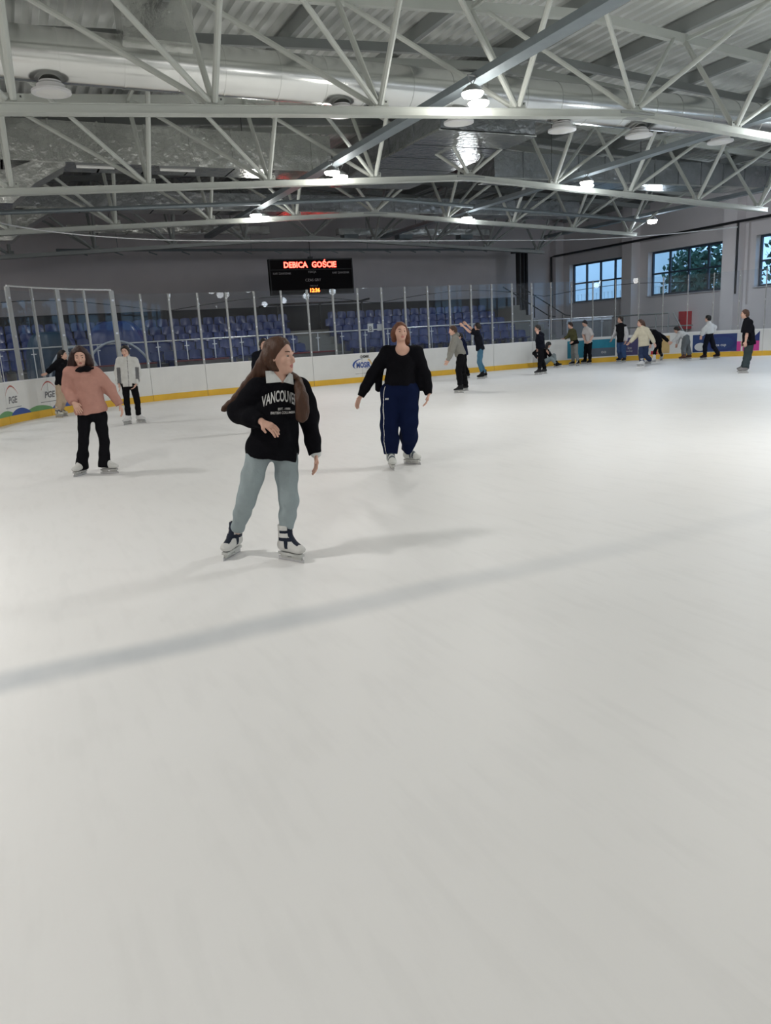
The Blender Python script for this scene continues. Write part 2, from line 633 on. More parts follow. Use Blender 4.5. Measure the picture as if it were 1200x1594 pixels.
# ------------------------------------------------------------------ cable trays with high-bay lamps
for i, (tx, tc, tp) in enumerate(TRAYS):
    t = empty('cable_tray', (tx, 10, 6.1))
    tag(t, ('grey cable tray crossing the trusses from top right to the near lamps', 'grey cable tray on the right half of the roof trusses',
            'grey cable tray above the left boards', 'grey cable tray by the window wall')[i], 'cable tray')
    y0, y1 = -38, 34.5
    yc, ln = (y0 + y1) / 2 - 10, y1 - y0
    MB().box((0, yc, 0), (0.30, ln, 0.012)).build('tray_bottom', M['galv'], t)
    for sx in (-1, 1):
        MB().box((sx * 0.15, yc, 0.06), (0.014, ln, 0.13)).build('tray_side', M['galv'], t)
    b = MB()
    for k in range(3):
        b.tube([(-0.08 + k * 0.07, y0 - 10, 0.02), (-0.08 + k * 0.07, y1 - 10, 0.02)], 0.018, 6)
    b.build('cable', M['black'], t)


def lamp_proto():
    t = empty('high_bay_lamp')
    b = MB()
    b.tube([(-0.1, 0, 0.22), (0, 0, 0.06), (0.1, 0, 0.22)], 0.012, 6)
    b.tube([(-0.1, 0, 0.22), (0.1, 0, 0.22)], 0.012, 6)
    b.build('hanger', M['lamp_body'], t)
    MB().lathe([(0.03, 0.08), (0.08, 0.06), (0.16, 0.0), (0.20, -0.05), (0.21, -0.07)], (0, 0, 0), 20).build('housing', M['lamp_body'], t, smooth=True)
    MB().lathe([(0.19, -0.07), (0.2, -0.09), (0.17, -0.13), (0.08, -0.15)], (0, 0, 0), 20).build('lens', M['lens'], t, smooth=True)
    return t


lp = lamp_proto()
first = True
for ti, (tx, tc, tp) in enumerate(TRAYS):
    for yi, ly in enumerate(LIGHT_Y):
        if ly < 0 or (ti == 2 and ly < 20):
            continue
        for k in (0, 1):
            o = lp if first else copy_tree(lp)
            first = False
            o.location = (tx + (-0.24 if k == 0 else 0.20), ly + (-0.2 if k == 0 else 0.28), LIGHT_Z + 0.06)
            which = ('nearer-to-the-left', 'nearer-to-the-right')[k]
            where = {0: 'the main tray', 1: 'the right tray', 2: 'the left tray', 3: 'the window-side tray'}[ti]
            if ly < 7:
                lab = 'lit round lamp overhead under %s' % where.replace('the main', 'main')
            else:
                row = {13.05: 'before the big near truss', 19.85: 'before the second truss', 26.75: 'before the third truss'}[ly]
                lab = '%s lit lamp of the pair %s under %s' % (('left', 'right')[k], row, where)
            tag(o, lab, 'ceiling lamp', 'high-bay lamps')

# ------------------------------------------------------------------ air ducts
t = empty('round_air_duct', (CX, 17, 7.15))
tag(t, 'large silver round air duct crossing the hall behind the near truss', 'air duct')
MB().tube([(-18.4, 0, 0), (18.0, 0, 0)], 0.47, 32).build('duct_tube', M['duct'], t, smooth=True)
for k in range(34):
    xx = -17.6 + k * 1.05 + (0.12 if k % 3 else 0)
    MB().tube([(xx - 0.018, 0, 0), (xx + 0.018, 0, 0)], 0.482, 28).build('seam_ring', M['duct'], t, smooth=True)
MB().box((-9.45, -0.2, 0.72), (1.35, 0.75, 0.9)).build('duct_branch', M['foil'], t)
for i, dx in enumerate((1.5, 7.5, 10.55, 13.65, 16.25, 19.35, 22.4)):
    d = empty('air_diffuser', (dx, 16.95, 6.5))
    tag(d, ('leftmost white round air nozzle under the silver duct near the wall', 'white round air nozzle peeking below the near chord in mid picture',
            'white air nozzle hanging under the pair of near lamps', 'white air nozzle left of the ridge splice', 'white air nozzle just right of the ridge splice',
            'white air nozzle at the right under the near chord', 'white air nozzle farthest right under the round duct')[i], 'air nozzle', 'air nozzles')
    MB().lathe([(0.2, 0.185), (0.2, 0.16), (0.26, 0.12), (0.26, 0.04)], (0, 0, 0), 24).build('neck', M['cap'], d, smooth=True)
    MB().lathe([(0.26, 0.05), (0.36, 0.02), (0.36, -0.02), (0.30, -0.03)], (0, 0, 0), 28).build('flange', M['cap'], d, smooth=True)
    MB().lathe([(0.28, -0.03), (0.14, -0.035), (0.05, -0.06)], (0, 0, 0), 20).build('cone', M['tube'], d, smooth=True)


def box_duct(name, lab, lo, hi, m, axis, step=1.2):
    c = [(a + e) / 2 for a, e in zip(lo, hi)]
    t_ = empty(name, c)
    tag(t_, lab, 'air duct')
    MB().box((0, 0, 0), [e - a for a, e in zip(lo, hi)]).build('duct_body', m, t_)
    L_ = hi[axis] - lo[axis]
    k = step
    lip = [hi[q] - lo[q] + 0.10 for q in range(3)]
    lip[axis] = hi[axis] - lo[axis]
    lip[2] = 0.05
    MB().box((0, 0, -(hi[2] - lo[2]) / 2 + 0.0), lip).build('bottom_lip', M['foil'], t_)
    for hq in (0.2, 0.5, 0.8):
        hp = [0.0, 0.0, 0.0]
        hp[axis] = L_ * (hq - 0.5)
        top_ = roofz(c[0] + hp[0]) + 0.03 - c[2]
        MB().tube([(hp[0], hp[1], (hi[2] - lo[2]) / 2 - 0.02), (hp[0], hp[1], top_)], 0.012, 6).build('hanger_rod', M['bolt'], t_)
    while k < L_ - 0.2:
        sz = [hi[q] - lo[q] + 0.05 for q in range(3)]
        sz[axis] = 0.05
        pos = [0, 0, 0]
        pos[axis] = -L_ / 2 + k
        MB().box(pos, sz).build('flange_strip', m, t_)
        k += step
    return t_


box_duct('foil_air_duct', 'foil-wrapped rectangular duct at the left behind the second truss', (-3.0, 22.7, 6.5), (9.6, 23.8, 7.48), M['foil'], 0)
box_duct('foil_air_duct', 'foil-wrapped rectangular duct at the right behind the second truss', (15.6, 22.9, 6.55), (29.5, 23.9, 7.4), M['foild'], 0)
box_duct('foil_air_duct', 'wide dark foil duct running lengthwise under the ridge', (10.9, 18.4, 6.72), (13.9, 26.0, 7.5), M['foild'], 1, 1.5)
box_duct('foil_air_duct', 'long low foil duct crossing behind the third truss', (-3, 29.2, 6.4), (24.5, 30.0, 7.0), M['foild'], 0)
box_duct('slim_air_duct', 'slim silver duct hanging near the end wall right of the scoreboard', (15.3, 35.8, 6.45), (24.0, 36.2, 6.72), M['foil'], 0)
box_duct('slim_air_duct', 'slim silver duct hanging near the end wall left of the scoreboard', (3.0, 35.8, 6.5), (11.8, 36.2, 6.8), M['foil'], 0)
for dx, lab in ((15.9, 'left'), (18.9, 'middle'), (22.5, 'right')):
    o = MB().box((dx, 35.95, 6.345), (0.75, 0.5, 0.21)).build('heater_box', M['galv'], origin=(dx, 35.95, 6.3))
    tag(o, '%s small grey box under the slim silver duct right of the scoreboard' % lab, 'heater')
# elbow drops at the left wall
for (yy, zt, lab) in ((23.2, 6.5, 'foil duct elbow dropping at the far left under the second truss'), (29.6, 6.4, 'foil duct elbow dropping at the left under the third truss')):
    b = MB()
    secs = [(2.1, zt - 0.02, zt - 0.1), (1.3, zt - 0.02, zt - 0.55), (0.7, zt - 0.25, zt - 1.05), (-1.2, zt - 0.3, zt - 1.05)]
    V, F = [], []
    for (sx, zu, zl) in secs:
        V += [(sx, yy - 0.5, zu), (sx, yy + 0.5, zu), (sx, yy + 0.5, zl), (sx, yy - 0.5, zl)]
    for i in range(3):
        for k in range(4):
            F.append((i * 4 + k, i * 4 + (k + 1) % 4, (i + 1) * 4 + (k + 1) % 4, (i + 1) * 4 + k))
    F += [(0, 1, 2, 3), (12, 13, 14, 15)]
    o = b.add(V, F).build('duct_elbow', M['foil'], origin=(1, yy, zt))
    tag(o, lab, 'air duct')
for fx, lab in ((2.8, 'left'), (4.93, 'right')):
    t = empty('tube_light', (fx, 22.45, 6.36))
    tag(t, '%s of two white tube light fittings under the left foil duct' % lab, 'tube light')
    MB().box((0, 0.3, 0.1), (0.2, 0.06, 0.1)).build('bracket', M['lamp_body'], t)
    MB().box((0, 0.15, 0.06), (0.2, 0.34, 0.03)).build('bracket', M['lamp_body'], t)
    MB().box((0, 0, 0.03), (1.0, 0.16, 0.05)).build('fitting', M['lamp_body'], t)
    MB().tube([(-0.47, 0, -0.02), (0.47, 0, -0.02)], 0.045, 12).build('diffuser', M['tube'], t, smooth=True)
# pipes slung across the hall
b = MB()
b.tube([(0.2, 26.2, 5.75), (CX, 26.2, 6.4), (25.6, 26.2, 5.75)], 0.07, 8)
tag(b.build('service_pipe', M['galv']), 'grey service pipe following the third truss chord', 'pipe')
b = MB().tube([(2.5, 36.3, 5.86), (27.5, 36.3, 5.74)], 0.06, 8)
for k in range(17):
    xx = 3.4 + k * 1.45
    b.bar((xx, 36.25, 5.75), (xx + 0.3, 36.1, 5.62), 0.08, 0.05)
for xx in (5, 11, 17, 23):
    b.tube([(xx, 36.3, 5.8), (xx, 36.3, roofz(xx) + 0.03)], 0.012, 6)
tag(b.build('curtain_rail', M['galv']), 'long grey rail with small brackets above the scoreboard', 'rail')
pts = []
for i in range(61):
    s = -16 + i * 0.5
    p, nn = path(s)
    pts.append((p[0], p[1] + 0.1, 4.86 + 0.02 * abs(s) / 10))
tag(MB().tube(pts, 0.022, 6).build('net_cable', M['rail']), 'thin pale safety net cable curving above the end glass', 'cable')
pts = []
for i in range(81):
    s = -14 + i * 0.33
    p, nn = path(s)
    pts.append((p[0] - nn[0] * 0.35, p[1] - nn[1] * 0.35, 2.75 + 0.33 * abs(math.sin(s * 0.42 + 0.4))))
tag(MB().tube(pts, 0.012, 5).build('net_rope', M['black']), 'thin dark rope sagging in loops behind the end glass', 'rope')

# ------------------------------------------------------------------ rink boards and glass
def strip(b, s0, s1, z0, z1, off0, off1, n=4, mi=0):
    """a solid strip along the boards; off measured toward the rink"""
    V, F = [], []
    for i in range(n + 1):
        p, nn = path(s0 + (s1 - s0) * i / n)
        for off, z in ((off0, z0), (off1, z0), (off1, z1), (off0, z1)):
            V.append((p[0] + nn[0] * off, p[1] + nn[1] * off, z))
    for i in range(n):
        for k in range(4):
            F.append((i * 4 + k, i * 4 + (k + 1) % 4, (i + 1) * 4 + (k + 1) % 4, (i + 1) * 4 + k))
    F += [(3, 2, 1, 0), tuple(n * 4 + k for k in range(4))]
    return b.add(V, F, mi)


def decal(b, V, F, s0, z0, off, mi=0, sx=1.0):
    """2-D art (x along the boards, y up) laid on the boards"""
    P = []
    for v in V:
        p, nn = path(s0 + v[0] * sx)
        P.append((p[0] + nn[0] * off, p[1] + nn[1] * off, z0 + v[1]))
    return b.add(P, F, mi)


def poly_strip(pts_top, pts_bot):
    V = list(pts_bot) + list(pts_top)
    n_ = len(pts_bot)
    return V, [(i, i + 1, n_ + i + 1, n_ + i) for i in range(n_ - 1)]


BT = 1.03
GT = 3.27
boards = {}


def board_label(k):
    s = (k + 1) * DP
    if k in (-16, -14):
        return ('white rink board with the %s of two grey emblems and a blue and green wave' % ('left' if k == -16 else 'right'), None)
    if k == -2 or k == -4:
        return ('white rink board with the blue oval club logo' if k == -2 else 'white rink board left of the blue oval club logo', None)
    if s < -7:
        return ('plain white rink board with yellow base in the left corner', 'plain left corner boards')
    if s < 7:
        return ('plain white rink board with yellow base along the far end', 'plain end boards')
    return {8: 'rink board with the first narrow teal advert', 10: 'rink board with purple advert and white edge', 12: 'rink board with the orange and white advert by bent skater',
            14: 'rink board with the dark blue swirl advert', 16: 'rink board where the pink advert ends'}.get(k, 'plain white rink board on the right side past the pink advert'), \
        (None if k in (8, 10, 12, 14, 16) else 'plain right boards')


for k in range(-24, 26, 2):
    s0, s1 = k * DP, (k + 2) * DP
    pm, nm = path((s0 + s1) / 2)
    t = empty('rink_board', (pm[0], pm[1], 0))
    lab, grp = board_label(k)
    tag(t, lab, 'rink board', grp)
    boards[k] = t
    org = (pm[0], pm[1], 0)
    g = 0.006
    strip(MB(), s0 + g, s1 - g, 0.0, BT - 0.03, -0.09, 0.0).build('panel', M['white'], t, org)
    strip(MB(), s0 + g, s1 - g, 0.0, 0.19, 0.0, 0.014).build('kickplate', M['yellow'], t, org)
    strip(MB(), s0 + g, s1 - g, BT - 0.03, BT, -0.12, 0.012).build('cap_rail', M['cap'], t, org)


def board_at(s):
    k = math.floor(s / DP)
    k -= k % 2
    return boards[max(-24, min(24, k))]


def on_board(name, mats, s, build):
    t_ = board_at(s)
    b_ = MB()
    build(b_)
    return b_.build(name, mats, t_, tuple(t_.location))


# glass posts and panes
for k in range(-21, 25):
    s = k * DP
    p, nn = path(s)
    thick = k in (-14, -16, -13 - 5) and False
    wide = k in (-15, -13, -11)
    if s < 15.2:
        t = empty('glass_post', (p[0] - nn[0] * 0.05, p[1] - nn[1] * 0.05, BT), math.atan2(nn[1], nn[0]) + math.pi / 2)
        wd = 0.15 if wide else (0.066 if s < 6.5 else 0.036)
        top = (3.36 if -15 <= k <= -11 else GT)
        MB().box((0, 0, (top - BT) / 2), (wd, 0.05, top - BT)).build('post_profile', M['post'], t)
        for zz in (0.15, 1.1, 2.05):
            MB().box((0, -0.03, zz), (wd * 0.5, 0.012, 0.05)).build('clip', M['rail'], t)
        if wide:
            tag(t, {-15: 'wide aluminium gate post at the far left under the top rail', -13: 'wide aluminium gate post in the middle of the left gate', -11: 'wide aluminium gate post at the right end of the top rail'}[k], 'glass post')
        else:
            tag(t, 'slim aluminium post between glass panes on the %s boards' % ('left corner' if s < -6.75 else 'end' if s < 6.25 else 'right corner'), 'glass post',
                'slim glass posts, ' + ('left corner' if s < -6.75 else 'end' if s < 6.25 else 'right corner'))
    b = MB()
    strip(b, s + 0.035, s + DP - 0.035, BT, GT, -0.056, -0.044, 3)
    pm, nm = path(s + DP / 2)
    o = b.build('safety_screen', M['plexi'], origin=(pm[0], pm[1], BT))
    part = 'left corner' if s < -6.8 else 'far end' if s < 6.2 else 'right corner'
    tag(o, 'clear glass pane standing on the %s boards' % part, 'safety glass', 'rink glass screens, ' + part)
# header rail of the gate
pts = []
for i in range(9):
    p, nn = path(-15 * DP + i * 4 * DP / 8)
    pts.append((p[0] - nn[0] * 0.05, p[1] - nn[1] * 0.05, 3.38))
tag(MB().tube(pts, 0.028, 8).build('gate_header_rail', M['rail']), 'pale curved top rail joining the wide gate posts at left', 'rail')

# ---- adverts (flat prints on the boards)
AD = {n_: mat('print_' + n_, c, 0.5, var=v, vscale=3) for n_, c, v in (
    ('grey', (0.20, 0.20, 0.21), 0), ('palegrey', (0.62, 0.63, 0.64), 0), ('red', (0.45, 0.12, 0.10), 0), ('blue', (0.04, 0.09, 0.32), 0), ('green', (0.16, 0.36, 0.16), 0), ('navy', (0.02, 0.035, 0.16), 0.1),
    ('midblue', (0.022, 0.05, 0.17), 0.25), ('black', (0.02, 0.02, 0.02), 0), ('teal', (0.02, 0.22, 0.32), 0.35), ('slate', (0.10, 0.13, 0.17), 0.1),
    ('purple', (0.07, 0.06, 0.16), 0.2), ('orange', (0.62, 0.34, 0.03), 0.2), ('pink', (0.58, 0.05, 0.28), 0.2), ('white', (0.75, 0.75, 0.76), 0), ('crimson', (0.5, 0.03, 0.05), 0.1), ('tan', (0.60, 0.42, 0.18), 0.2))}
OFF = 0.004


def rect(s0, s1, z0, z1, n_=6):
    return poly_strip([(s0 + (s1 - s0) * i / n_, z1) for i in range(n_ + 1)], [(s0 + (s1 - s0) * i / n_, z0) for i in range(n_ + 1)])


def put_rect(name, m, s0, s1, z0, z1, off=OFF):
    on_board(name, m, (s0 + s1) / 2, lambda b: decal(b, *rect(s0, s1, z0, z1), 0, 0, off))


def put_text(name, m, txt, s, z, size, bold=0.0, off=OFF + 0.002, sx=1.0, slant=0.0):
    V, F = text_verts(txt, size, bold)
    V = [(v[0] + slant * v[1], v[1]) for v in V]
    on_board(name, m, s, lambda b: decal(b, V, F, s, z, off, 0, sx))


for s in (-14.75, -13.15):
    put_text('emblem_lettering', AD['grey'], 'PGE', s, 0.50, 0.23, 0.008, slant=0.25)
    arcs = [(s - 0.30 + 0.6 * i / 12, 0.70 + 0.20 * math.sin(math.pi * i / 12) ** 0.8) for i in range(13)]
    th = [0.012 + 0.03 * math.sin(math.pi * i / 12) for i in range(13)]
    on_board('emblem_arch', AD['red'], s, lambda b: decal(b, *poly_strip([(x_, y_ + t_) for (x_, y_), t_ in zip(arcs, th)], arcs), 0, 0, OFF))
    put_rect('emblem_line', AD['grey'], s - 0.38, s + 0.38, 0.385, 0.40)
for (a, c, m) in ((-15.6, -14.7, 'green'), (-14.9, -14.0, 'blue'), (-14.2, -13.05, 'green'), (-13.1, -12.2, 'blue')):
    top = [(a + (c - a) * i / 14, 0.20 + (0.15 if m == 'blue' else 0.13) * math.sin(math.pi * i / 14) ** 0.7) for i in range(15)]
    bot = [(x_, 0.19) for x_, _ in top]
    on_board('wave_print', AD[m], (a + c) / 2, lambda b: decal(b, *poly_strip(top, bot), 0, 0, OFF + (0.001 if m == 'blue' else 0)))
# club logo: swoosh, dark blue letters, black word above, small line below
sl = -1.84
cr_o, cr_i = [], []
for i in range(19):
    u = i / 18
    a_ = math.radians(68 + 172 * u)
    x_, z_ = -0.11 + 0.31 * math.cos(a_), 0.65 + 0.18 * math.sin(a_)
    z_ += 0.03 * math.cos(a_)
    cr_o.append((x_, z_))
    cr_i.append((x_ + 0.085 * math.sin(math.pi * min(1, u * 0.95 + 0.03)) ** 1.2, z_ - 0.012 * (1 - u)))
on_board('logo_swoosh', AD['blue'], sl, lambda b: decal(b, *poly_strip(cr_o, cr_i), sl, 0, OFF))
sw2_t = [(0.22 + 0.16 * i / 8, 0.82 - 0.24 * (i / 8) ** 2) for i in range(9)]
sw2_b = [(x_ - 0.04, y_ - 0.05) for x_, y_ in sw2_t]
on_board('logo_swoosh', AD['tan'], sl, lambda b: decal(b, *poly_strip(sw2_t, sw2_b), sl, 0, OFF))
put_text('logo_lettering', AD['blue'], 'MOSiR', sl, 0.525, 0.265, 0.012, sx=0.72)
put_text('logo_word', AD['black'], 'CHEMIK', sl + 0.07, 0.86, 0.125, 0.004, sx=0.8)
put_text('logo_small_print', AD['grey'], 'DEBICA', sl + 0.16, 0.465, 0.05)
put_text('logo_small_print', AD['grey'], 'www.mosir.debica.pl', sl - 0.05, 0.30, 0.065)
# right-hand adverts
put_rect('advert_print', AD['teal'], 7.31, 8.17, 0.24, 0.93)
put_rect('advert_print', AD['teal'], 8.38, 9.40, 0.58, 0.93)
put_rect('advert_print', AD['slate'], 8.38, 9.40, 0.24, 0.58)
put_text('advert_emblem', AD['palegrey'], 'oo', 8.92, 0.36, 0.2)
put_rect('advert_print', AD['purple'], 9.50, 10.34, 0.22, 0.93)
put_text('advert_lettering', AD['palegrey'], 'Ice', 10.0, 0.47, 0.15)
put_text('advert_lettering', AD['palegrey'], 'hockey', 9.98, 0.36, 0.1)
Vd, Fd = [(10.34, 0.22), (10.62, 0.22), (10.78, 0.93), (10.5, 0.93)], [(0, 1, 2, 3)]
on_board('advert_print', AD['orange'], 10.5, lambda b: decal(b, Vd, Fd, 0, 0, OFF))
put_rect('advert_print', AD['palegrey'], 10.68, 11.3, 0.2, 0.93, OFF - 0.001)
put_rect('advert_print', AD['crimson'], 10.85, 11.2, 0.2, 0.34)
put_rect('advert_print', AD['tan'], 11.1, 11.58, 0.22, 0.93)
put_rect('advert_print', AD['midblue'], 12.46, 14.1, 0.21, 0.90)
put_rect('advert_print', AD['pink'], 13.6, 14.92, 0.20, 0.58, OFF - 0.001)
put_rect('advert_print', AD['palegrey'], 13.9, 14.6, 0.58, 0.90, OFF - 0.001)
tri = ([(14.55, 0.58), (14.92, 0.58), (14.92, 0.95)], [(0, 1, 2)])
on_board('advert_print', AD['navy'], 14.7, lambda b: decal(b, *tri, 0, 0, OFF))
ring_o = [(13.55 + 0.55 * math.cos(a), 0.54 + 0.34 * math.sin(a)) for a in [2 * math.pi * i / 32 for i in range(33)]]
ring_i = [(13.55 + 0.43 * math.cos(a), 0.54 + 0.25 * math.sin(a)) for a in [2 * math.pi * i / 32 for i in range(33)]]
on_board('advert_swirl', AD['navy'], 13.55, lambda b: decal(b, *poly_strip(ring_o, ring_i), 0, 0, OFF + 0.002))
put_text('advert_lettering', AD['palegrey'], 'ice cup', 13.5, 0.42, 0.15, 0.002, OFF + 0.004)
blob = [(12.75 + 0.22 * math.cos(a), 0.42 + 0.16 * math.sin(a)) for a in [2 * math.pi * i / 20 for i in range(20)]]
on_board('advert_print', AD['palegrey'], 12.75, lambda b: decal(b, blob, [tuple(range(20))], 0, 0, OFF + 0.002))

# ------------------------------------------------------------------ stand with seats behind the end boards
X0, X1 = -1.5, 21.8
AX0, AX1 = 10.75, 12.15      # aisle steps
NROW = 5
row_y = [28.95 + 0.82 * i for i in range(NROW)]
row_z = [0.72 + 0.315 * i for i in range(NROW)]
for i in range(NROW):
    ya = row_y[i] - 0.42
    yb = row_y[i + 1] - 0.42 if i < NROW - 1 else row_y[i] + 1.3
    o = MB().box(((X0 + X1) / 2, (ya + yb) / 2, row_z[i] / 2 - 0.03), (X1 - X0, yb - ya, row_z[i] + 0.06)).build('stand_tier', M['stand'], origin=((X0 + X1) / 2, (ya + yb) / 2, 0))
    tag(o, '%s concrete tier of the seating stand behind the end glass' % ['lowest', 'second', 'third', 'fourth', 'topmost'][i], 'stand tier')
    if i < NROW - 1:
        xa = AX0 + 0.12 * i
        o = MB().box((xa + 0.7, yb - 0.2, row_z[i] + 0.08), (1.4, 0.4, 0.16)).build('aisle_step', M['stand'], origin=(xa + 0.7, yb - 0.2, row_z[i]))
        tag(o, 'grey half step on the %s tier in the aisle between seat blocks' % ['lowest', 'second', 'third', 'fourth'][i], 'step')
# black screen behind the last row
o = MB().box((11.0, row_y[-1] + 1.35, 2.35), (25.9, 0.05, 1.5)).build('back_screen', M['blackfab'], origin=(11, row_y[-1] + 1.35, 2.35))
tag(o, 'black fabric screen behind the top row of seats', 'screen')


def seat_mesh():
    b_ = MB()
    prof_ = [(-0.19, 0.40), (-0.20, 0.425), (-0.1, 0.43), (0.08, 0.42), (0.16, 0.435), (0.20, 0.52), (0.22, 0.66), (0.225, 0.76)]
    V, F = [], []
    nx_ = 6
    for i, (y_, z_) in enumerate(prof_):
        for k_ in range(nx_ + 1):
            u = -1 + 2 * k_ / nx_
            ww = 0.205 * (1 - 0.10 * (i == 7) - 0.04 * (i == 0))
            bow = (u * u) * (0.035 if i < 5 else -0.0)
            V.append((u * ww, y_ - (u * u) * (0.045 if i >= 5 else 0), z_ + bow - (0.03 * u * u if i == 7 else 0)))
    for i in range(len(prof_) - 1):
        for k_ in range(nx_):
            a_ = i * (nx_ + 1) + k_
            F.append((a_, a_ + 1, a_ + nx_ + 2, a_ + nx_ + 1))
    # underside
    n_ = len(V)
    V2 = [(x_, y_ + (0.018 if i_ // (nx_ + 1) >= 5 else 0.0), z_ - (0.02 if i_ // (nx_ + 1) < 5 else 0.004)) for i_, (x_, y_, z_) in enumerate(V)]
    F2 = [tuple(n_ + q for q in reversed(f)) for f in F]
    rim = [i for i in range(nx_ + 1)] + [(r_ + 1) * (nx_ + 1) - 1 for r_ in range(1, len(prof_))] + [(len(prof_) - 1) * (nx_ + 1) + k_ for k_ in range(nx_ - 1, -1, -1)] + [r_ * (nx_ + 1) for r_ in range(len(prof_) - 2, 0, -1)]
    F3 = [(rim[i], rim[(i + 1) % len(rim)], n_ + rim[(i + 1) % len(rim)], n_ + rim[i]) for i in range(len(rim))]
    b_.add(V + V2, F + F2 + F3)
    b_.box((0, 0.0, 0.205), (0.16, 0.2, 0.41))
    return b_


sp = None
ROWN = ['lowest', 'second', 'third', 'fourth', 'topmost']
for i in range(NROW):
    x = X0 + 0.35
    while x < X1 - 0.3:
        if AX0 - 0.2 + (0.12 * i) < x < AX1 + 0.2 + 0.12 * i or (i == 4 and x > 22.6) or (i == 0 and False):
            x += 0.465
            continue
        if sp is None:
            sp = seat_mesh().build('stadium_seat', M['seat'], smooth=True)
            o = sp
        else:
            o = sp.copy()
            COL.objects.link(o)
        o.location = (x, row_y[i] + 0.05, row_z[i])
        side = 'left' if x < AX0 else 'right'
        tag(o, 'blue plastic stadium seat in the %s row %s of the aisle' % (ROWN[i], side), 'seat', '%s seat row %s of the aisle' % (ROWN[i], side))
        x += 0.465

# guard rail in front of the stand
GRY, GRZ = 27.4, 1.84
t = empty('guard_rail', (12, GRY, 0))
tag(t, 'bright metal guard rail with glass infill before the seats', 'railing')
MB().tube([(-14, 0, GRZ), (12.9, 0, GRZ)], 0.026, 10).build('handrail', M['rail'], t, smooth=True)
k = 0
for px in np.arange(-1.2, 25, 0.98):
    MB().box((px - 12, 0, GRZ / 2), (0.03, 0.03, GRZ)).build('rail_post', M['rail'], t)
    MB().box((px - 12, -0.02, GRZ - 0.19), (0.16, 0.02, 0.03)).build('clamp', M['rail'], t)
    if px < 24:
        MB().box((px - 12 + 0.49, 0, GRZ - 0.5), (0.9, 0.012, 0.82)).build('infill_pane', M['guard'], t)
for sx, ltr, lab in ((12.75, 'B', 'white sign plate with a letter standing on the guard rail'), (13.14, None, 'blank grey plate on the guard rail beside the letter sign')):
    t = empty('sign_plate', (sx, GRY - 0.03, 1.78))
    tag(t, lab, 'sign')
    MB().box((0, 0, 0.13), (0.24 if ltr else 0.2, 0.012, 0.32 if ltr else 0.25)).build('plate', M['cap'] if ltr else M['palegrey'] if 'palegrey' in M else AD['palegrey'], t)
    if ltr:
        V, F = text_verts(ltr, 0.24, 0.004)
        MB().add([(v[0], -0.009, v[1] + 0.02) for v in V], F).build('letter', AD['grey'], t)
        MB().box((0, -0.008, 0.015), (0.14, 0.004, 0.02)).build('mark', AD['grey'], t)

# team benches with red edge, and tarpaulin-covered heaps at left
for x0, x1, lab in ((2.2, 4.35, 'left grey bench box with red top edge behind the glass'), (5.05, 6.75, 'middle grey bench box with red top edge behind the glass'),
                    (8.9, 10.7, 'right grey bench box with red top edge behind the glass')):
    t = empty('bench_box', ((x0 + x1) / 2, 26.35, 0))
    tag(t, lab, 'bench')
    MB().box((0, 0, 0.57), (x1 - x0, 0.5, 1.13)).build('box', M['benchg'], t)
    MB().box((0, 0, 1.155), (x1 - x0 + 0.04, 0.54, 0.04)).build('top_edge', M['dullred'], t)


def mound(name, lab, cx, cy, rx, ry, h, m, seed):
    V, F = [], []
    nu, nv = 40, 12
    r_ = random.Random(seed)
    ph = [r_.uniform(0, 6.28) for _ in range(6)]
    for j in range(nv + 1):
        t_ = j / nv
        for i in range(nu):
            a = 2 * math.pi * i / nu
            fold = 1 + 0.05 * math.sin(7 * a + ph[0]) + 0.04 * math.sin(11 * a + ph[1] + 2 * t_)
            rad = (math.sin(t_ * math.pi / 2) ** 0.55) * fold
            V.append((rx * rad * math.cos(a), ry * rad * math.sin(a), h * (1 - t_ ** 2.2) + 0.04 * math.sin(5 * a + ph[2]) * t_ * (1 - t_)))
    for j in range(nv):
        for i in range(nu):
            F.append((j * nu + i, j * nu + (i + 1) % nu, (j + 1) * nu + (i + 1) % nu, (j + 1) * nu + i))
    t_ = empty(name, (cx, cy, 0.0))
    tag(t_, lab, 'covered heap')
    MB().add(V, F).build('tarpaulin', m, t_, smooth=True)
    return t_


mound('covered_machine', 'big domed heap under a shiny blue tarpaulin behind the gate', 3.45, 27.98, 1.05, 0.48, 2.6, M['tarp'], 1)
mound('covered_machine', 'lower teal covered heap behind the far left glass', 1.3, 27.98, 0.8, 0.48, 2.35, M['teal'], 2)
for (cx, r, h, y, lab) in ((3.3, 1.15, 1.92, 27.28, 'pale curved arc in front of the blue tarpaulin heap'), (1.9, 0.8, 1.8, 27.18, 'pale curved arc in front of the teal heap')):
    pts = [(cx + r * math.cos(math.pi * i / 20), y, 0.5 + (h - 0.5) * math.sin(math.pi * i / 20)) for i in range(21)]  # thin pale grey arc standing before each covered heap
    tag(MB().tube(pts, 0.04, 8).build('pale_arc', M['greyarc']), lab, 'hoop')

# black entrance bar above the aisle
t = empty('entrance_barrier', (12.8, 33.0, 0))
tag(t, 'black barrier frame at the head of the aisle under the scoreboard', 'barrier')
MB().tube([(-2.7, 0, 3.08), (-2.3, 0, 3.15), (2.1, 0, 3.17), (2.6, 0, 3.27)], 0.045, 8).build('bar', M['black'], t)
for px in (-1.85, 0.12, 2.2):
    MB().box((px, 0, 2.58), (0.07, 0.07, 1.16)).build('upright', M['black'], t)

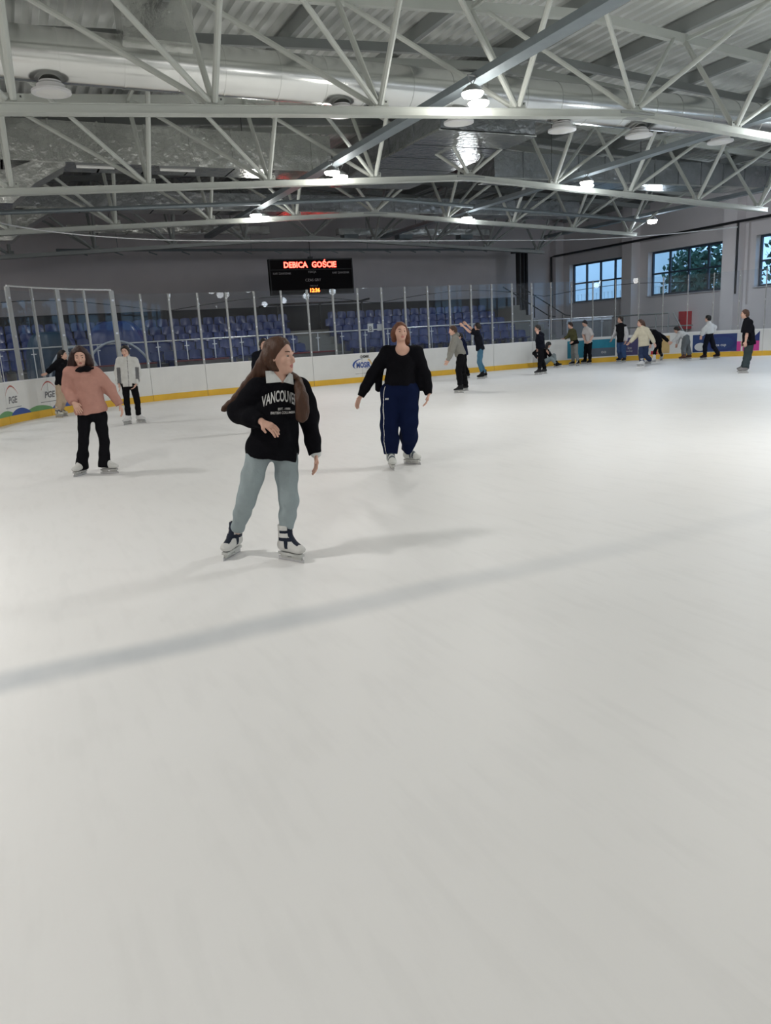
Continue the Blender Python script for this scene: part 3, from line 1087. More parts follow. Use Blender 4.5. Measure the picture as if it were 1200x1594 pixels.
# side stairs at the right end of the stand
t = empty('side_stairs', (23.0, 31.6, 0))
tag(t, 'concrete stairs with dark handrail at the right end of the stand', 'stairs')
b = MB()
for i in range(8):
    hx = 22.0 + i * 0.36
    z = 2.62 - i * 0.24
    b.box((hx + 0.18 - 23.0, 0, z / 2), (0.36, 1.3, z))
b.build('flight', M['stand'], t)
for sy in (-0.62, 0.62):
    MB().tube([(-0.7, sy, 3.55), (2.1, sy, 2.05), (2.5, sy, 2.0)], 0.03, 8).build('handrail', M['black'], t)
for i in range(4):
    px = -0.6 + i * 0.85
    zt = 3.5 - (px + 0.7) * 0.535
    MB().box((px, -0.62, zt - 0.5), (0.04, 0.04, 1.0)).build('baluster', M['black'], t)
# column at the end of the hall: two dark flanges with a light web
t = empty('steel_column', (27.55, 38.0, 0))
tag(t, 'tall dark steel column with pale web by the end wall', 'column')
for sx in (-0.22, 0.1, 0.3):
    MB().box((sx, -0.08, 2.95), (0.12, 0.3, 5.9)).build('flange', M['black'], t)
MB().box((0.0, 0.05, 2.95), (0.55, 0.05, 5.9)).build('web', M['cap'], t)
MB().box((0.0, 0, 5.85), (1.0, 0.5, 0.25)).build('cap_plate', M['black'], t)

# railing, ramp frame and red box beside the right wall
t = empty('ramp_railing', (30.2, 30.5, 0))
tag(t, 'grey tube railing along the right wall behind the boards', 'railing')
MB().tube([(0, 3.2, 1.85), (0, -1.3, 1.85), (0, -1.3, 0)], 0.04, 8).build('top_tube', M['steel_dim'], t)
MB().tube([(0.5, 3.2, 1.2), (0.5, -2.4, 1.2)], 0.03, 8).build('mid_tube', M['steel_dim'], t)
for q in range(4):
    MB().tube([(0, 3.0 - q * 1.15, 0), (0, 3.0 - q * 1.15, 1.85)], 0.035, 8).build('upright', M['steel_dim'], t)
MB().tube([(0, -1.6, 1.85), (0, -2.6, 0.5)], 0.035, 8).build('brace', M['steel_dim'], t)
t = empty('fire_cabinet', (31.78, 29.6, 1.0))
tag(t, 'red fire hose cabinet on the right wall below the windows', 'cabinet')
MB().box((0, 0, 0.45), (0.4, 0.5, 0.9)).build('case', M['red'], t)
MB().box((-0.21, 0, 0.45), (0.02, 0.44, 0.8)).build('door', M['red'], t)
MB().box((-0.225, 0.16, 0.45), (0.015, 0.05, 0.12)).build('handle', M['black'], t)
t = empty('side_counter', (24.6, 28.6, 0))
tag(t, 'dark grey barrier panel with bright top rail behind the corner glass', 'barrier')
MB().box((0, 0, 0.85), (2.6, 0.06, 1.7)).build('panel', M['concrete'], t)
MB().box((0, 0, 1.76), (2.6, 0.12, 0.1)).build('top_rail', M['rail'], t)

# scoreboard
SY = 33.4
t = empty('scoreboard', (CX - 0.17, SY, 3.56))
tag(t, 'black hanging scoreboard with glowing red team names', 'scoreboard')
MB().box((0, 0.1, 0.77), (3.98, 0.2, 1.54)).build('case', M['sb'], t)
b = MB()
for (zz, hh_) in ((1.52, 0.05), (0.02, 0.05), (1.08, 0.03)):
    b.box((0, -0.015, zz), (3.98, 0.03, hh_))
for xx in (-1.97, 1.97):
    b.box((xx, -0.015, 0.77), (0.05, 0.03, 1.5))
b.build('bezel', M['black'], t)


def sb_text(name, txt, x_, z_, size, m, bold=0.0, sx=1.0):
    V, F = text_verts(txt, size, bold)
    MB().add([(x_ + v[0] * sx, -0.006, z_ + v[1]) for v in V], F).build(name, m, t)


sb_text('team_name', 'DEBICA', -0.76, 1.17, 0.34, M['led'], 0.010, 0.96)
sb_text('team_name', 'GOŚCIE', 0.60, 1.17, 0.34, M['led'], 0.010, 0.96)
sb_text('clock_digits', '12:36', 0.06, 0.10, 0.23, M['ledo'], 0.007)
sb_text('caption', 'KARY ZAWODNIK', -1.42, 0.88, 0.125, M['sbt'], 0.0, 0.8)
sb_text('caption', 'KARY ZAWODNIK', 1.40, 0.88, 0.125, M['sbt'], 0.0, 0.8)
sb_text('caption', 'TERCJA', 0.0, 0.93, 0.12, M['sbt'])
sb_text('caption', 'CZAS GRY', 0.02, 0.57, 0.16, M['sbt'])
sb_text('caption', 'TIME OUT', 0.04, 0.34, 0.09, M['sbt'])
for xx in (0.0,):
    MB().tube([(xx, 0.1, 1.54), (xx, 0.1, 2.4)], 0.014, 6).build('hanger', M['black'], t)
MB().box((0.0, 0.1, 1.58), (0.2, 0.12, 0.1)).build('bracket', M['black'], t)

# ------------------------------------------------------------------ outside the windows
MB().box((60, 22, -0.3), (55, 90, 0.2)).build('ground_outside', mat('grass_outside', (0.10, 0.13, 0.07), 0.9))['kind'] = 'structure'
b = MB().box((52, 62, 3.5), (6, 26, 7.0))
o = b.build('outside_building', mat('pale_render', (0.80, 0.86, 0.92), 0.8, var=0.25, vscale=0.35), origin=(52, 62, 0))
tag(o, 'pale building seen through the left window', 'building')
t = empty('outside_fence', (38.4, 46, 0))
tag(t, 'white slatted fence seen through the left window', 'fence')
MB().box((0, 0, 3.65), (0.08, 18, 0.08)).build('rail', M['cap'], t)
for q in range(44):
    MB().box((0, -8.8 + q * 0.4, 1.85), (0.05, 0.16, 3.7)).build('slat', M['cap'], t)
leaf = mat('tree_leaves', (0.045, 0.11, 0.075), 0.7, var=0.4, vscale=2)
bark = mat('tree_bark', (0.08, 0.06, 0.045), 0.9)
for i, (tx, ty, th, rr) in enumerate(((44, 41.0, 7.0, 1.9), (41.5, 37.0, 7.5, 2.0), (47, 34, 8.5, 2.8), (43.5, 29.5, 7, 2.4), (49, 26, 8, 2.8))):
    t = empty('outside_tree', (tx, ty, 0))
    tag(t, 'dark leafy tree outside seen through the middle window', 'tree', 'trees outside the windows')
    MB().tube([(0, 0, -0.2), (0.1, 0, th * 0.4), (0, 0.1, th * 0.7)], [0.2, 0.15, 0.08], 8).build('trunk', bark, t)
    r_ = random.Random(i)
    V, F = [], []
    for q in range(800):
        a, e, d = r_.uniform(0, 6.28), r_.uniform(-1, 1), r_.random() ** 0.5
        c = np.array([rr * d * math.cos(a) * math.sqrt(1 - e * e), rr * d * math.sin(a) * math.sqrt(1 - e * e), th * 0.55 + rr * 1.3 * d * e])
        u = np.array([r_.uniform(-1, 1) for _ in range(3)])
        u /= np.linalg.norm(u)
        v = np.cross(u, [r_.uniform(-1, 1) for _ in range(3)])
        v /= np.linalg.norm(v) + 1e-6
        z_ = 0.24
        k_ = len(V)
        V += [c + u * z_, c + v * z_ * 0.6, c - u * z_, c - v * z_ * 0.6]
        F.append((k_, k_ + 1, k_ + 2, k_ + 3))
    MB().add(V, F).build('foliage', leaf, t)
t = empty('outside_sign', (35.0, 29.6, 0))
tag(t, 'red board outside the middle window', 'sign')
MB().tube([(0, 0, -0.2), (0, 0, 4.2)], 0.05, 8).build('pole', M['steel_dim'], t)
MB().box((0, 0, 4.6), (0.08, 0.9, 0.5)).build('board', mat('outside_red', (0.9, 0.05, 0.07), 0.5), t)

# ====================================================================== PEOPLE
def nrm(v):
    v = np.asarray(v, float)
    return v / (np.linalg.norm(v) + 1e-12)


def ray(px, py):
    return FW + RT * ((px - IW / 2) / FPX) - UP * ((py - IH / 2) / FPX)


def on_ice(px, py, z=0.0):
    d = ray(px, py)
    return EYEP + d * ((z - EYE) / d[2])


class Field:
    """signed distance field of blended rounded shapes, turned into one smooth mesh by surface nets"""
    def __init__(s):
        s.ops = []

    def cone(s, p0, p1, r0, r1, k=0.02):
        p0, p1 = np.array(p0, float), np.array(p1, float)
        m = max(r0, r1) + 0.02
        s.ops.append(('c', 'u', k, (p0, p1, r0, r1), np.minimum(p0, p1) - m - k, np.maximum(p0, p1) + m + k))
        return s

    def chain(s, pts, rs, k=0.02):
        for i in range(len(pts) - 1):
            s.cone(pts[i], pts[i + 1], rs[i], rs[i + 1], k)
        return s

    def eseg(s, p0, p1, lat, a0, b0, a1, b1, k=0.02, op='u'):
        p0, p1 = np.array(p0, float), np.array(p1, float)
        m = max(a0, b0, a1, b1) + 0.02
        s.ops.append(('e', op, k, (p0, p1, np.array(lat, float), a0, b0, a1, b1), np.minimum(p0, p1) - m - k, np.maximum(p0, p1) + m + k))
        return s

    def ell(s, c, ax, rad, k=0.01, op='u'):
        c = np.array(c, float)
        m = max(rad) + 0.02
        s.ops.append(('l', op, k, (c, np.array(ax, float), rad), c - m - k, c + m + k))
        return s

    def cut(s, p, n_, c=None, r=None):
        """drop everything beyond the plane, only within radius r of c if given"""
        lo = hi = None
        if c is not None:
            lo, hi = np.array(c, float) - r, np.array(c, float) + r
        s.ops.append(('p', 'x', 0, (np.array(p, float), nrm(n_)), lo, hi))
        return s

    def mesh(s, h, noise=None):
        los = np.min([o[4] for o in s.ops if o[1] == 'u'], axis=0) - h
        his = np.max([o[5] for o in s.ops if o[1] == 'u'], axis=0) + h
        n_ = np.ceil((his - los) / h).astype(int) + 1
        D = np.full(n_, 0.3, np.float32)
        gx = [(los[i] + h * np.arange(n_[i])).astype(np.float32) for i in range(3)]
        for kind, op, k, a, lo, hi in s.ops:
            if lo is None:
                i0, i1 = np.zeros(3, int), n_
            else:
                i0 = np.clip(np.floor((lo - los) / h).astype(int), 0, n_)
                i1 = np.clip(np.ceil((hi - los) / h).astype(int) + 1, 0, n_)
            if np.any(i1 <= i0):
                continue
            sl = tuple(slice(i0[i], i1[i]) for i in range(3))
            X, Y, Z = gx[0][sl[0]][:, None, None], gx[1][sl[1]][None, :, None], gx[2][sl[2]][None, None, :]
            if kind == 'c':
                p0, p1, r0, r1 = a
                ax = p1 - p0
                L2 = max(ax @ ax, 1e-12)
                dx, dy, dz = X - p0[0], Y - p0[1], Z - p0[2]
                t_ = np.clip((dx * ax[0] + dy * ax[1] + dz * ax[2]) / L2, 0, 1)
                d = np.sqrt((dx - t_ * ax[0]) ** 2 + (dy - t_ * ax[1]) ** 2 + (dz - t_ * ax[2]) ** 2) - (r0 + (r1 - r0) * t_)
            elif kind == 'e':
                p0, p1, lat, a0, b0, a1, b1 = a
                ax = p1 - p0
                L2 = max(ax @ ax, 1e-12)
                an = ax / math.sqrt(L2)
                lt = nrm(lat - an * (lat @ an))
                bt = np.cross(an, lt)
                dx, dy, dz = X - p0[0], Y - p0[1], Z - p0[2]
                t_ = np.clip((dx * ax[0] + dy * ax[1] + dz * ax[2]) / L2, 0, 1)
                qx, qy, qz = dx - t_ * ax[0], dy - t_ * ax[1], dz - t_ * ax[2]
                A = a0 + (a1 - a0) * t_
                B = b0 + (b1 - b0) * t_
                mn = np.minimum(A, B)
                u = (qx * lt[0] + qy * lt[1] + qz * lt[2]) / A
                v = (qx * bt[0] + qy * bt[1] + qz * bt[2]) / B
                w_ = (qx * an[0] + qy * an[1] + qz * an[2]) / mn
                d = (np.sqrt(u * u + v * v + w_ * w_) - 1) * mn
            elif kind == 'l':
                c, ax, rad = a
                dx, dy, dz = X - c[0], Y - c[1], Z - c[2]
                q = 0
                for i in range(3):
                    q = q + ((dx * ax[i][0] + dy * ax[i][1] + dz * ax[i][2]) / rad[i]) ** 2
                d = (np.sqrt(q) - 1) * min(rad)
            else:
                p, nn_ = a
                d = (X - p[0]) * nn_[0] + (Y - p[1]) * nn_[1] + (Z - p[2]) * nn_[2]
            T = D[sl]
            if op == 'u':
                hh_ = np.maximum(k - np.abs(T - d), 0) / max(k, 1e-6)
                D[sl] = np.minimum(T, d) - hh_ * hh_ * k * 0.25
            elif op == 's':
                hh_ = np.maximum(k - np.abs(T + d), 0) / max(k, 1e-6)
                D[sl] = np.maximum(T, -d) + hh_ * hh_ * k * 0.25
            else:
                D[sl] = np.maximum(T, d)
        if noise is not None:
            D += noise(gx[0][:, None, None], gx[1][None, :, None], gx[2][None, None, :]).astype(np.float32)
        s.D, s.lo, s.h = D, los, h
        return surface_nets(D, los, h)

    def at(s, p):
        i = np.clip(np.round((np.array(p) - s.lo) / s.h).astype(int), 0, np.array(s.D.shape) - 1)
        return s.D[tuple(i)]


def surface_nets(D, lo, h):
    S = D < 0
    nx_, ny_, nz_ = D.shape
    c = np.zeros((nx_ - 1, ny_ - 1, nz_ - 1), np.int8)
    offs = [(i, j, k) for i in (0, 1) for j in (0, 1) for k in (0, 1)]
    for i, j, k in offs:
        c += S[i:nx_ - 1 + i, j:ny_ - 1 + j, k:nz_ - 1 + k]
    act = (c > 0) & (c < 8)
    I, J, K = np.nonzero(act)
    idx = np.full(act.shape, -1, np.int64)
    idx[I, J, K] = np.arange(len(I))
    val = {o: D[I + o[0], J + o[1], K + o[2]] for o in offs}
    P = np.zeros((len(I), 3))
    cnt = np.zeros(len(I))
    for o in offs:
        for ax in range(3):
            if o[ax]:
                continue
            q = list(o)
            q[ax] = 1
            q = tuple(q)
            m = (val[o] < 0) != (val[q] < 0)
            t_ = val[o] / np.where(m, val[o] - val[q], 1)
            for z in range(3):
                P[:, z] += np.where(m, o[z] + (t_ if z == ax else 0), 0)
            cnt += m
    P /= cnt[:, None]
    V = lo + h * (np.stack([I, J, K], 1) + P)
    F = []
    for ax in range(3):
        a = [slice(None)] * 3
        b_ = [slice(None)] * 3
        a[ax] = slice(0, -1)
        b_[ax] = slice(1, None)
        A, B = S[tuple(a)], S[tuple(b_)]
        ii = np.nonzero(A != B)
        o1, o2 = (ax + 1) % 3, (ax + 2) % 3
        ok = np.ones(len(ii[0]), bool)
        for o in (o1, o2):
            ok &= (ii[o] > 0) & (ii[o] < D.shape[o] - 1)
        ii = [q[ok] for q in ii]
        fl = A[tuple(ii)]

        def cell(d1, d2):
            q = [z.copy() for z in ii]
            q[o1] = q[o1] + d1
            q[o2] = q[o2] + d2
            return idx[tuple(q)]
        q = np.stack([cell(-1, -1), cell(0, -1), cell(0, 0), cell(-1, 0)], 1)
        q[~fl] = q[~fl][:, ::-1]
        F.append(q)
    return V, np.concatenate(F)


def quad_mesh(name, VF, mats, parent, origin, matfn=None):
    V, F = VF
    me = bpy.data.meshes.new(name)
    Vl = (V - np.array(origin)).astype(np.float32)
    me.vertices.add(len(Vl))
    me.vertices.foreach_set('co', Vl.ravel())
    me.loops.add(len(F) * 4)
    me.loops.foreach_set('vertex_index', F.astype(np.int32).ravel())
    me.polygons.add(len(F))
    me.polygons.foreach_set('loop_start', np.arange(0, len(F) * 4, 4, dtype=np.int32))
    me.polygons.foreach_set('use_smooth', np.ones(len(F), bool))
    for m in (mats if isinstance(mats, (list, tuple)) else [mats]):
        me.materials.append(m)
    if matfn is not None:
        cen = V[F].mean(1)
        me.polygons.foreach_set('material_index', np.asarray(matfn(cen), np.int32))
    me.update(calc_edges=True)
    me.validate()
    return link_mesh(name, me, parent)


CLOTH = {}


def cloth(c, rough=0.9):
    key = (c, rough)
    if key not in CLOTH:
        CLOTH[key] = mat('cloth_%d' % len(CLOTH), c, rough, var=0.12, vscale=14, bump=0.25, bscale=60, spec=0.06)
    return CLOTH[key]


SKIN = mat('skin', (0.64, 0.39, 0.30), 0.5, var=0.06, vscale=20, spec=0.3)
LIPS = mat('lips', (0.45, 0.16, 0.14), 0.45)
EYEW = mat('eye_white', (0.40, 0.37, 0.35), 0.25)
IRIS = mat('iris', (0.06, 0.045, 0.035), 0.2)
STEELB = mat('blade_steel', (0.6, 0.6, 0.62), 0.25, metal=0.9)
HAIRM = {}


def hair_mat(c):
    if c not in HAIRM:
        HAIRM[c] = mat('hair_%d' % len(HAIRM), c, 0.5, var=0.35, vscale=10, bump=0.35, bscale=14, spec=0.35, stretch=(6, 6, 0.6))
    return HAIRM[c]


def folds(amp, seed=0, f=26.0):
    r_ = np.random.default_rng(seed)
    w_ = [(r_.normal(size=3) * f * np.array([1, 1, 0.75]), r_.uniform(0, 6.28)) for _ in range(5)]

    def fn(X, Y, Z):
        s_ = 0
        for k_, ph in w_:
            s_ = s_ + np.sin(k_[0] * X + k_[1] * Y + k_[2] * Z + ph)
        return amp * s_ / 2.2
    return fn


def person(P):
    """builds one figure; joints are given as (picture x, picture y, metres behind the standing plane)"""
    base = on_ice(*P['base'])
    base[2] = 0.0
    away = nrm([base[0], base[1], 0.0])
    right = np.array([away[1], -away[0], 0.0])
    Zu = np.array([0, 0, 1.0])
    sc = P.get('sc', 1.0)
    vx = P.get('vox', 0.008)
    seed = P.get('seed', 1)

    def pt(j):
        px, py = j[0], j[1]
        d_ = j[2] if len(j) > 2 else 0.0
        r_ = ray(px, py)
        o_ = base + away * d_
        t_ = ((o_ - EYEP) @ away) / (r_ @ away)
        return EYEP + r_ * t_

    def facing(deg, pitch=0.0):
        a_ = math.radians(deg)
        f_ = -away * math.cos(a_) + right * math.sin(a_)
        p_ = math.radians(pitch)
        return nrm(f_ * math.cos(p_) - Zu * math.sin(p_))

    t = empty('person', tuple(base))
    tag(t, P['label'], 'person', P.get('group'))
    org = tuple(base)

    neck, shA, shB = pt(P['neck']), pt(P['shA']), pt(P['shB'])
    hipA, hipB = pt(P['hipA']), pt(P['hipB'])
    H, Sm = (hipA + hipB) / 2, (shA + shB) / 2
    latS, latH = nrm(shB - shA), nrm(hipB - hipA)
    spine = nrm(Sm - H)
    fwd = P.get('chest', None)
    fwd = facing(fwd) if fwd is not None else facing(0)
    fwd = nrm(fwd - spine * (fwd @ spine))
    latS = nrm(latS)
    # ------------------------------------------------ head frame
    hc = pt(P['head'])
    hf = facing(P.get('yaw', 0), P.get('pitch', 0))
    hu = nrm(nrm(Zu + right * P.get('tilt', 0.0) + away * P.get('nod', 0.0)) - hf * (nrm(Zu + right * P.get('tilt', 0.0)) @ hf))
    hu = nrm(hu - hf * (hu @ hf))
    hr = np.cross(hf, hu)
    hs = sc * P.get('hs', 1.0)

    def hp(r, f, u):
        return hc + (hr * r + hf * f + hu * u) * hs
    ax = (hr, hf, hu)
    B = Field()
    # ------------------------------------------------ torso
    w_ = P.get('bw', 1.0) * sc
    L = lambda t_: H + (Sm - H) * t_
    B.eseg(H + spine * 0.055, L(0.18), latH, 0.142 * w_, 0.100 * w_, 0.140 * w_, 0.10 * w_, 0.02)
    B.eseg(L(0.15), L(0.42), latH, 0.140 * w_, 0.10 * w_, 0.118 * w_, 0.088 * w_, 0.04)
    B.eseg(L(0.40), L(0.72), latS, 0.118 * w_, 0.088 * w_, 0.140 * w_, 0.10 * w_, 0.04)
    B.eseg(L(0.70), L(0.93), latS, 0.140 * w_, 0.10 * w_, 0.118 * w_, 0.075 * w_, 0.04)
    for sh in (shA, shB):
        B.cone(neck - Zu * 0.005, sh - Zu * 0.01, 0.050 * sc, 0.052 * sc, 0.03)
    B.cone(hp(0, -0.022, -0.055), neck - spine * 0.02, 0.050 * hs, 0.056 * sc, 0.02)
    # ------------------------------------------------ head
    B.ell(hp(0, -0.012, 0.028), ax, (0.074 * hs, 0.094 * hs, 0.090 * hs), 0.02)
    B.ell(hp(0, 0.022, -0.030), ax, (0.060 * hs, 0.070 * hs, 0.082 * hs), 0.03)
    B.ell(hp(0, 0.062, -0.088), ax, (0.028 * hs, 0.026 * hs, 0.022 * hs), 0.03)
    fine = vx < 0.0065
    if True:
        for sx in (-1, 1):
            B.ell(hp(sx * 0.036, 0.062, -0.018), ax, (0.026 * hs, 0.026 * hs, 0.026 * hs), 0.02)
            B.ell(hp(sx * 0.031, 0.098, 0.008), ax, (0.017 * hs, 0.016 * hs, 0.012 * hs), 0.012, 's')
        B.cone(hp(-0.034, 0.079, 0.028), hp(0.034, 0.079, 0.028), 0.009 * hs, 0.009 * hs, 0.012)
        B.cone(hp(0, 0.084, 0.014), hp(0, 0.106, -0.026), 0.007 * hs, 0.011 * hs, 0.012)
        B.ell(hp(0, 0.096, -0.032), ax, (0.017 * hs, 0.011 * hs, 0.009 * hs), 0.008)
        B.ell(hp(0, 0.083, -0.054), ax, (0.023 * hs, 0.012 * hs, 0.007 * hs), 0.005)
        B.ell(hp(0, 0.081, -0.066), ax, (0.020 * hs, 0.012 * hs, 0.008 * hs), 0.005)
        for sx in (-1, 1):
            B.ell(hp(sx * 0.076, -0.012, -0.004), ax, (0.010 * hs, 0.019 * hs, 0.031 * hs), 0.008)
    # ------------------------------------------------ arms, hands
    arms = {}
    for sd, sgn in (('A', -1), ('B', 1)):
        sh, el, wr = (shA if sd == 'A' else shB), pt(P['el' + sd]), pt(P['wr' + sd])
        ft = pt(P['hn' + sd])
        B.chain([sh, sh + (el - sh) * 0.35, el], [0.050 * sc, 0.047 * sc, 0.037 * sc], 0.02)
        B.chain([el, el + (wr - el) * 0.3, wr], [0.037 * sc, 0.041 * sc, 0.026 * sc], 0.015)
        hd = nrm(ft - wr)
        # palm normal: faces the body / downwards
        pn = P.get('pn' + sd)
        pn = nrm(right * pn[0] + away * pn[1] + Zu * pn[2]) if pn else nrm(np.cross(hd, fwd) * (-sgn if False else 1))
        pn = nrm(pn - hd * (pn @ hd))
        hl = np.cross(hd, pn)
        # keep the thumb on the forward / upper side
        ref = fwd * 0.7 + Zu * 0.5
        if hl @ ref < 0:
            hl = -hl
        q = 1.0 * sc
        kn = wr + hd * 0.085 * q
        B.eseg(wr + hd * 0.012 * q, kn, hl, 0.026 * q, 0.015 * q, 0.040 * q, 0.015 * q, 0.012)
        cu = P.get('curl', 0.45)
        for i in range(4):
            off = (1.5 - i) * 0.0205 * q
            ln = (0.040, 0.045, 0.042, 0.033)[i] * q
            d0 = nrm(hd + hl * (1.5 - i) * 0.05)
            a0 = kn + hl * off - hd * 0.012
            a1 = a0 + nrm(d0 + pn * cu * 0.5) * (ln + 0.012)
            a2 = a1 + nrm(d0 + pn * cu * 1.3) * ln * 0.65
            a3 = a2 + nrm(d0 + pn * cu * 2.2) * ln * 0.5
            B.chain([a0, a1, a2, a3], [0.0100 * q, 0.0095 * q, 0.0088 * q, 0.0075 * q], 0.003)
        b0 = wr + hd * 0.030 * q + hl * 0.022 * q
        b1 = b0 + nrm(hd * 0.75 + hl * 0.8 + pn * 0.3) * 0.042 * q
        b2 = b1 + nrm(hd * 1.0 + hl * 0.25 + pn * 0.45) * 0.032 * q
        B.chain([b0, b1, b2], [0.014 * q, 0.011 * q, 0.009 * q], 0.008)
        arms[sd] = (sh, el, wr, hd)
    # ------------------------------------------------ legs
    legs = {}
    for sd in 'AB':
        hip = hipA if sd == 'A' else hipB
        kn = pt(P['kn' + sd])
        toe = facing(P.get('toe' + sd, P.get('chest', 0)))
        if 'an' + sd in P:
            an = pt(P['an' + sd])
            if 'toev' + sd in P:
                v_ = P['toev' + sd]
                toe = nrm(right * v_[0] + away * v_[1] + Zu * v_[2])
            fu = nrm(kn - an)
            fu = nrm(fu - toe * (fu @ toe))
        else:
            gp = on_ice(*P['ft' + sd])
            lean = nrm(kn - gp)
            fu = nrm(Zu * 0.75 + lean * 0.25)
            fu = nrm(fu - toe * (fu @ toe))
            an = gp + fu * 0.165 * sc - toe * 0.055 * sc
        B.chain([hip, hip + (kn - hip) * 0.4, kn], [0.076 * w_, 0.066 * w_, 0.050 * w_], 0.012)
        B.chain([kn, kn + (an - kn) * 0.3, an], [0.050 * w_, 0.050 * w_, 0.036 * sc], 0.015)
        B.cone(an - fu * 0.045 * sc, an - fu * 0.06 * sc + toe * 0.12 * sc, 0.030 * sc, 0.024 * sc, 0.01)
        legs[sd] = (hip, kn, an, toe, fu)
    lipc, eyec = hp(0, 0.093, -0.060), None

    def skinfn(c):
        q_ = c - lipc
        a_, b_, f_ = q_ @ hr / (0.021 * hs), q_ @ hu / (0.0125 * hs), q_ @ hf
        return ((a_ * a_ + b_ * b_ < 1) & (np.abs(f_) < 0.02 * hs)).astype(int)
    bodyv = B.mesh(vx)
    body = quad_mesh('body', bodyv, [SKIN, LIPS], t, org, skinfn)

    def on_face(r, u, start=0.16):
        f_ = start
        while f_ > 0 and B.at(hp(r, f_, u)) > 0:
            f_ -= 0.002
        return f_
    for sx in (-1, 1):
        if P.get('noface'):
            break
        f_ = on_face(sx * 0.031, 0.008)
        b = MB()
        rr_ = 0.0125 * hs
        c = hp(sx * 0.031, f_ - 0.0065, 0.008)
        nu, nv = 12, 8
        V, F, mi = [], [], []
        for j in range(nv + 1):
            th = math.pi * 0.5 * j / nv + 0.001
            for i in range(nu):
                a_ = 2 * math.pi * i / nu
                V.append(c + rr_ * (hf * math.cos(th) + hr * math.sin(th) * math.cos(a_) * 1.1 + hu * math.sin(th) * math.sin(a_) * 0.62))
        for j in range(nv):
            F = [(j * nu + i, j * nu + (i + 1) % nu, (j + 1) * nu + (i + 1) % nu, (j + 1) * nu + i) for i in range(nu)]
            b.add(V, F, 1 if j < 4 else 0)
        b.build('eye', [EYEW, IRIS], t, org, smooth=True)
        if P.get('brow', True):
            pts = []
            for q in range(5):
                r_ = sx * (0.014 + 0.008 * q)
                u_ = 0.034 + 0.004 * math.sin(q / 4 * math.pi * 0.8)
                pts.append(hp(r_, on_face(r_, u_) + 0.001, u_))
            MB().tube(pts, [0.003 * hs, 0.0042 * hs, 0.004 * hs, 0.0035 * hs, 0.002 * hs], 6).build('eyebrow', hair_mat(P.get('browc', P['hairc'])), t, org, smooth=True)

    # ------------------------------------------------ trousers
    tr = P['pants']
    T = Field()
    g = 0.018 * sc
    T.eseg(H + spine * 0.10 * sc, H + spine * 0.05 * sc, latH, 0.145 * w_ + g, 0.104 * w_ + g, 0.150 * w_ + g, 0.108 * w_ + g, 0.03)
    hems = {}
    for sd in 'AB':
        hip, kn, an, toe, fu = legs[sd]
        rt, rk, rh = [q * sc for q in tr['r']]
        hem = an + nrm(kn - an) * tr.get('hem', 0.06) * sc
        md = kn + (hem - kn) * 0.5
        T.chain([hip, hip + (kn - hip) * 0.5, kn], [rt, (rt + rk) / 2, rk], tr.get('k', 0.03))
        T.chain([kn, md, hem], [rk, (rk + rh) / 2 * tr.get('mid', 1.0), rh], 0.03)
        hems[sd] = (hem, nrm(hem - md), rh)
    for sd in 'AB':
        hem, n_, rh = hems[sd]
        T.cut(hem, n_, hem + n_ * rh, rh * 1.35)
    tm = [cloth(tr['c'], tr.get('rough', 0.9))] + [cloth(c) for c in tr.get('extra', [])]
    tf = tr.get('fn')
    trv = T.mesh(max(vx, 0.007), folds(tr.get('fold', 0.004), seed))
    quad_mesh('trousers', trv, tm, t, org,
              (lambda c: tf(c, legs, right, away)) if tf else None)

    # ------------------------------------------------ top
    tp = P['top']
    G = Field()
    g = tp.get('g', 0.022) * sc
    hemc = H + spine * tp.get('hem', -0.06) * sc
    ha, hb = tp.get('hemr', (0.175, 0.135))
    G.eseg(L(0.72), L(0.95), latS, 0.145 * w_ + g, 0.104 * w_ + g, 0.118 * w_ + g * 0.7, 0.075 * w_ + g * 0.7, 0.04)
    G.eseg(L(0.38), L(0.74), latS, 0.140 * w_ + g, 0.100 * w_ + g, 0.145 * w_ + g, 0.104 * w_ + g, 0.04)
    G.eseg(hemc + spine * 0.05 * sc, L(0.42), latH, ha * sc, hb * sc, 0.142 * w_ + g, 0.102 * w_ + g, 0.05)
    G.eseg(hemc - spine * 0.06, hemc + spine * 0.05 * sc, latH, ha * sc * tp.get('cuff', 0.94), hb * sc * tp.get('cuff', 0.94), ha * sc, hb * sc, 0.03)
    for sh in (shA, shB):
        G.cone(neck - Zu * 0.012, sh - Zu * 0.005, 0.052 * sc + g * 0.6, 0.056 * sc + g * 0.6, 0.03)
    if tp.get('hoodlump'):
        G.ell(neck - fwd * 0.075 * sc + Zu * 0.015, (latS, fwd, Zu), (0.10 * sc, 0.055 * sc, 0.06 * sc), 0.03)
    G.cut(hemc, -spine, hemc - spine * 0.12, 0.30)
    cuffs = []
    for sd in 'AB':
        sh, el, wr, hd = arms[sd]
        rs, re, rw = [q * sc for q in tp['r']]
        k_ = tp.get('sleeve', 1.0)
        if k_ >= 1.0:
            end = wr + (hd * 0.012 if k_ == 1.0 else hd * 0.04) * sc
            G.chain([sh, sh + (el - sh) * 0.5, el], [rs, (rs + re) / 2, re], 0.03)
            G.chain([el, el + (end - el) * 0.6, end], [re, re * 0.62 + rw * 0.38, rw], 0.025)
            cuffs.append((end, nrm(end - el), rw))
        else:
            end = sh + (el - sh) * (k_ * 2)
            G.chain([sh, end], [rs, re], 0.03)
            cuffs.append((end, nrm(el - sh), re))
    for c_, n_, r_ in cuffs:
        G.cut(c_, n_, c_ + n_ * (r_ + 0.005), r_ * 1.3)
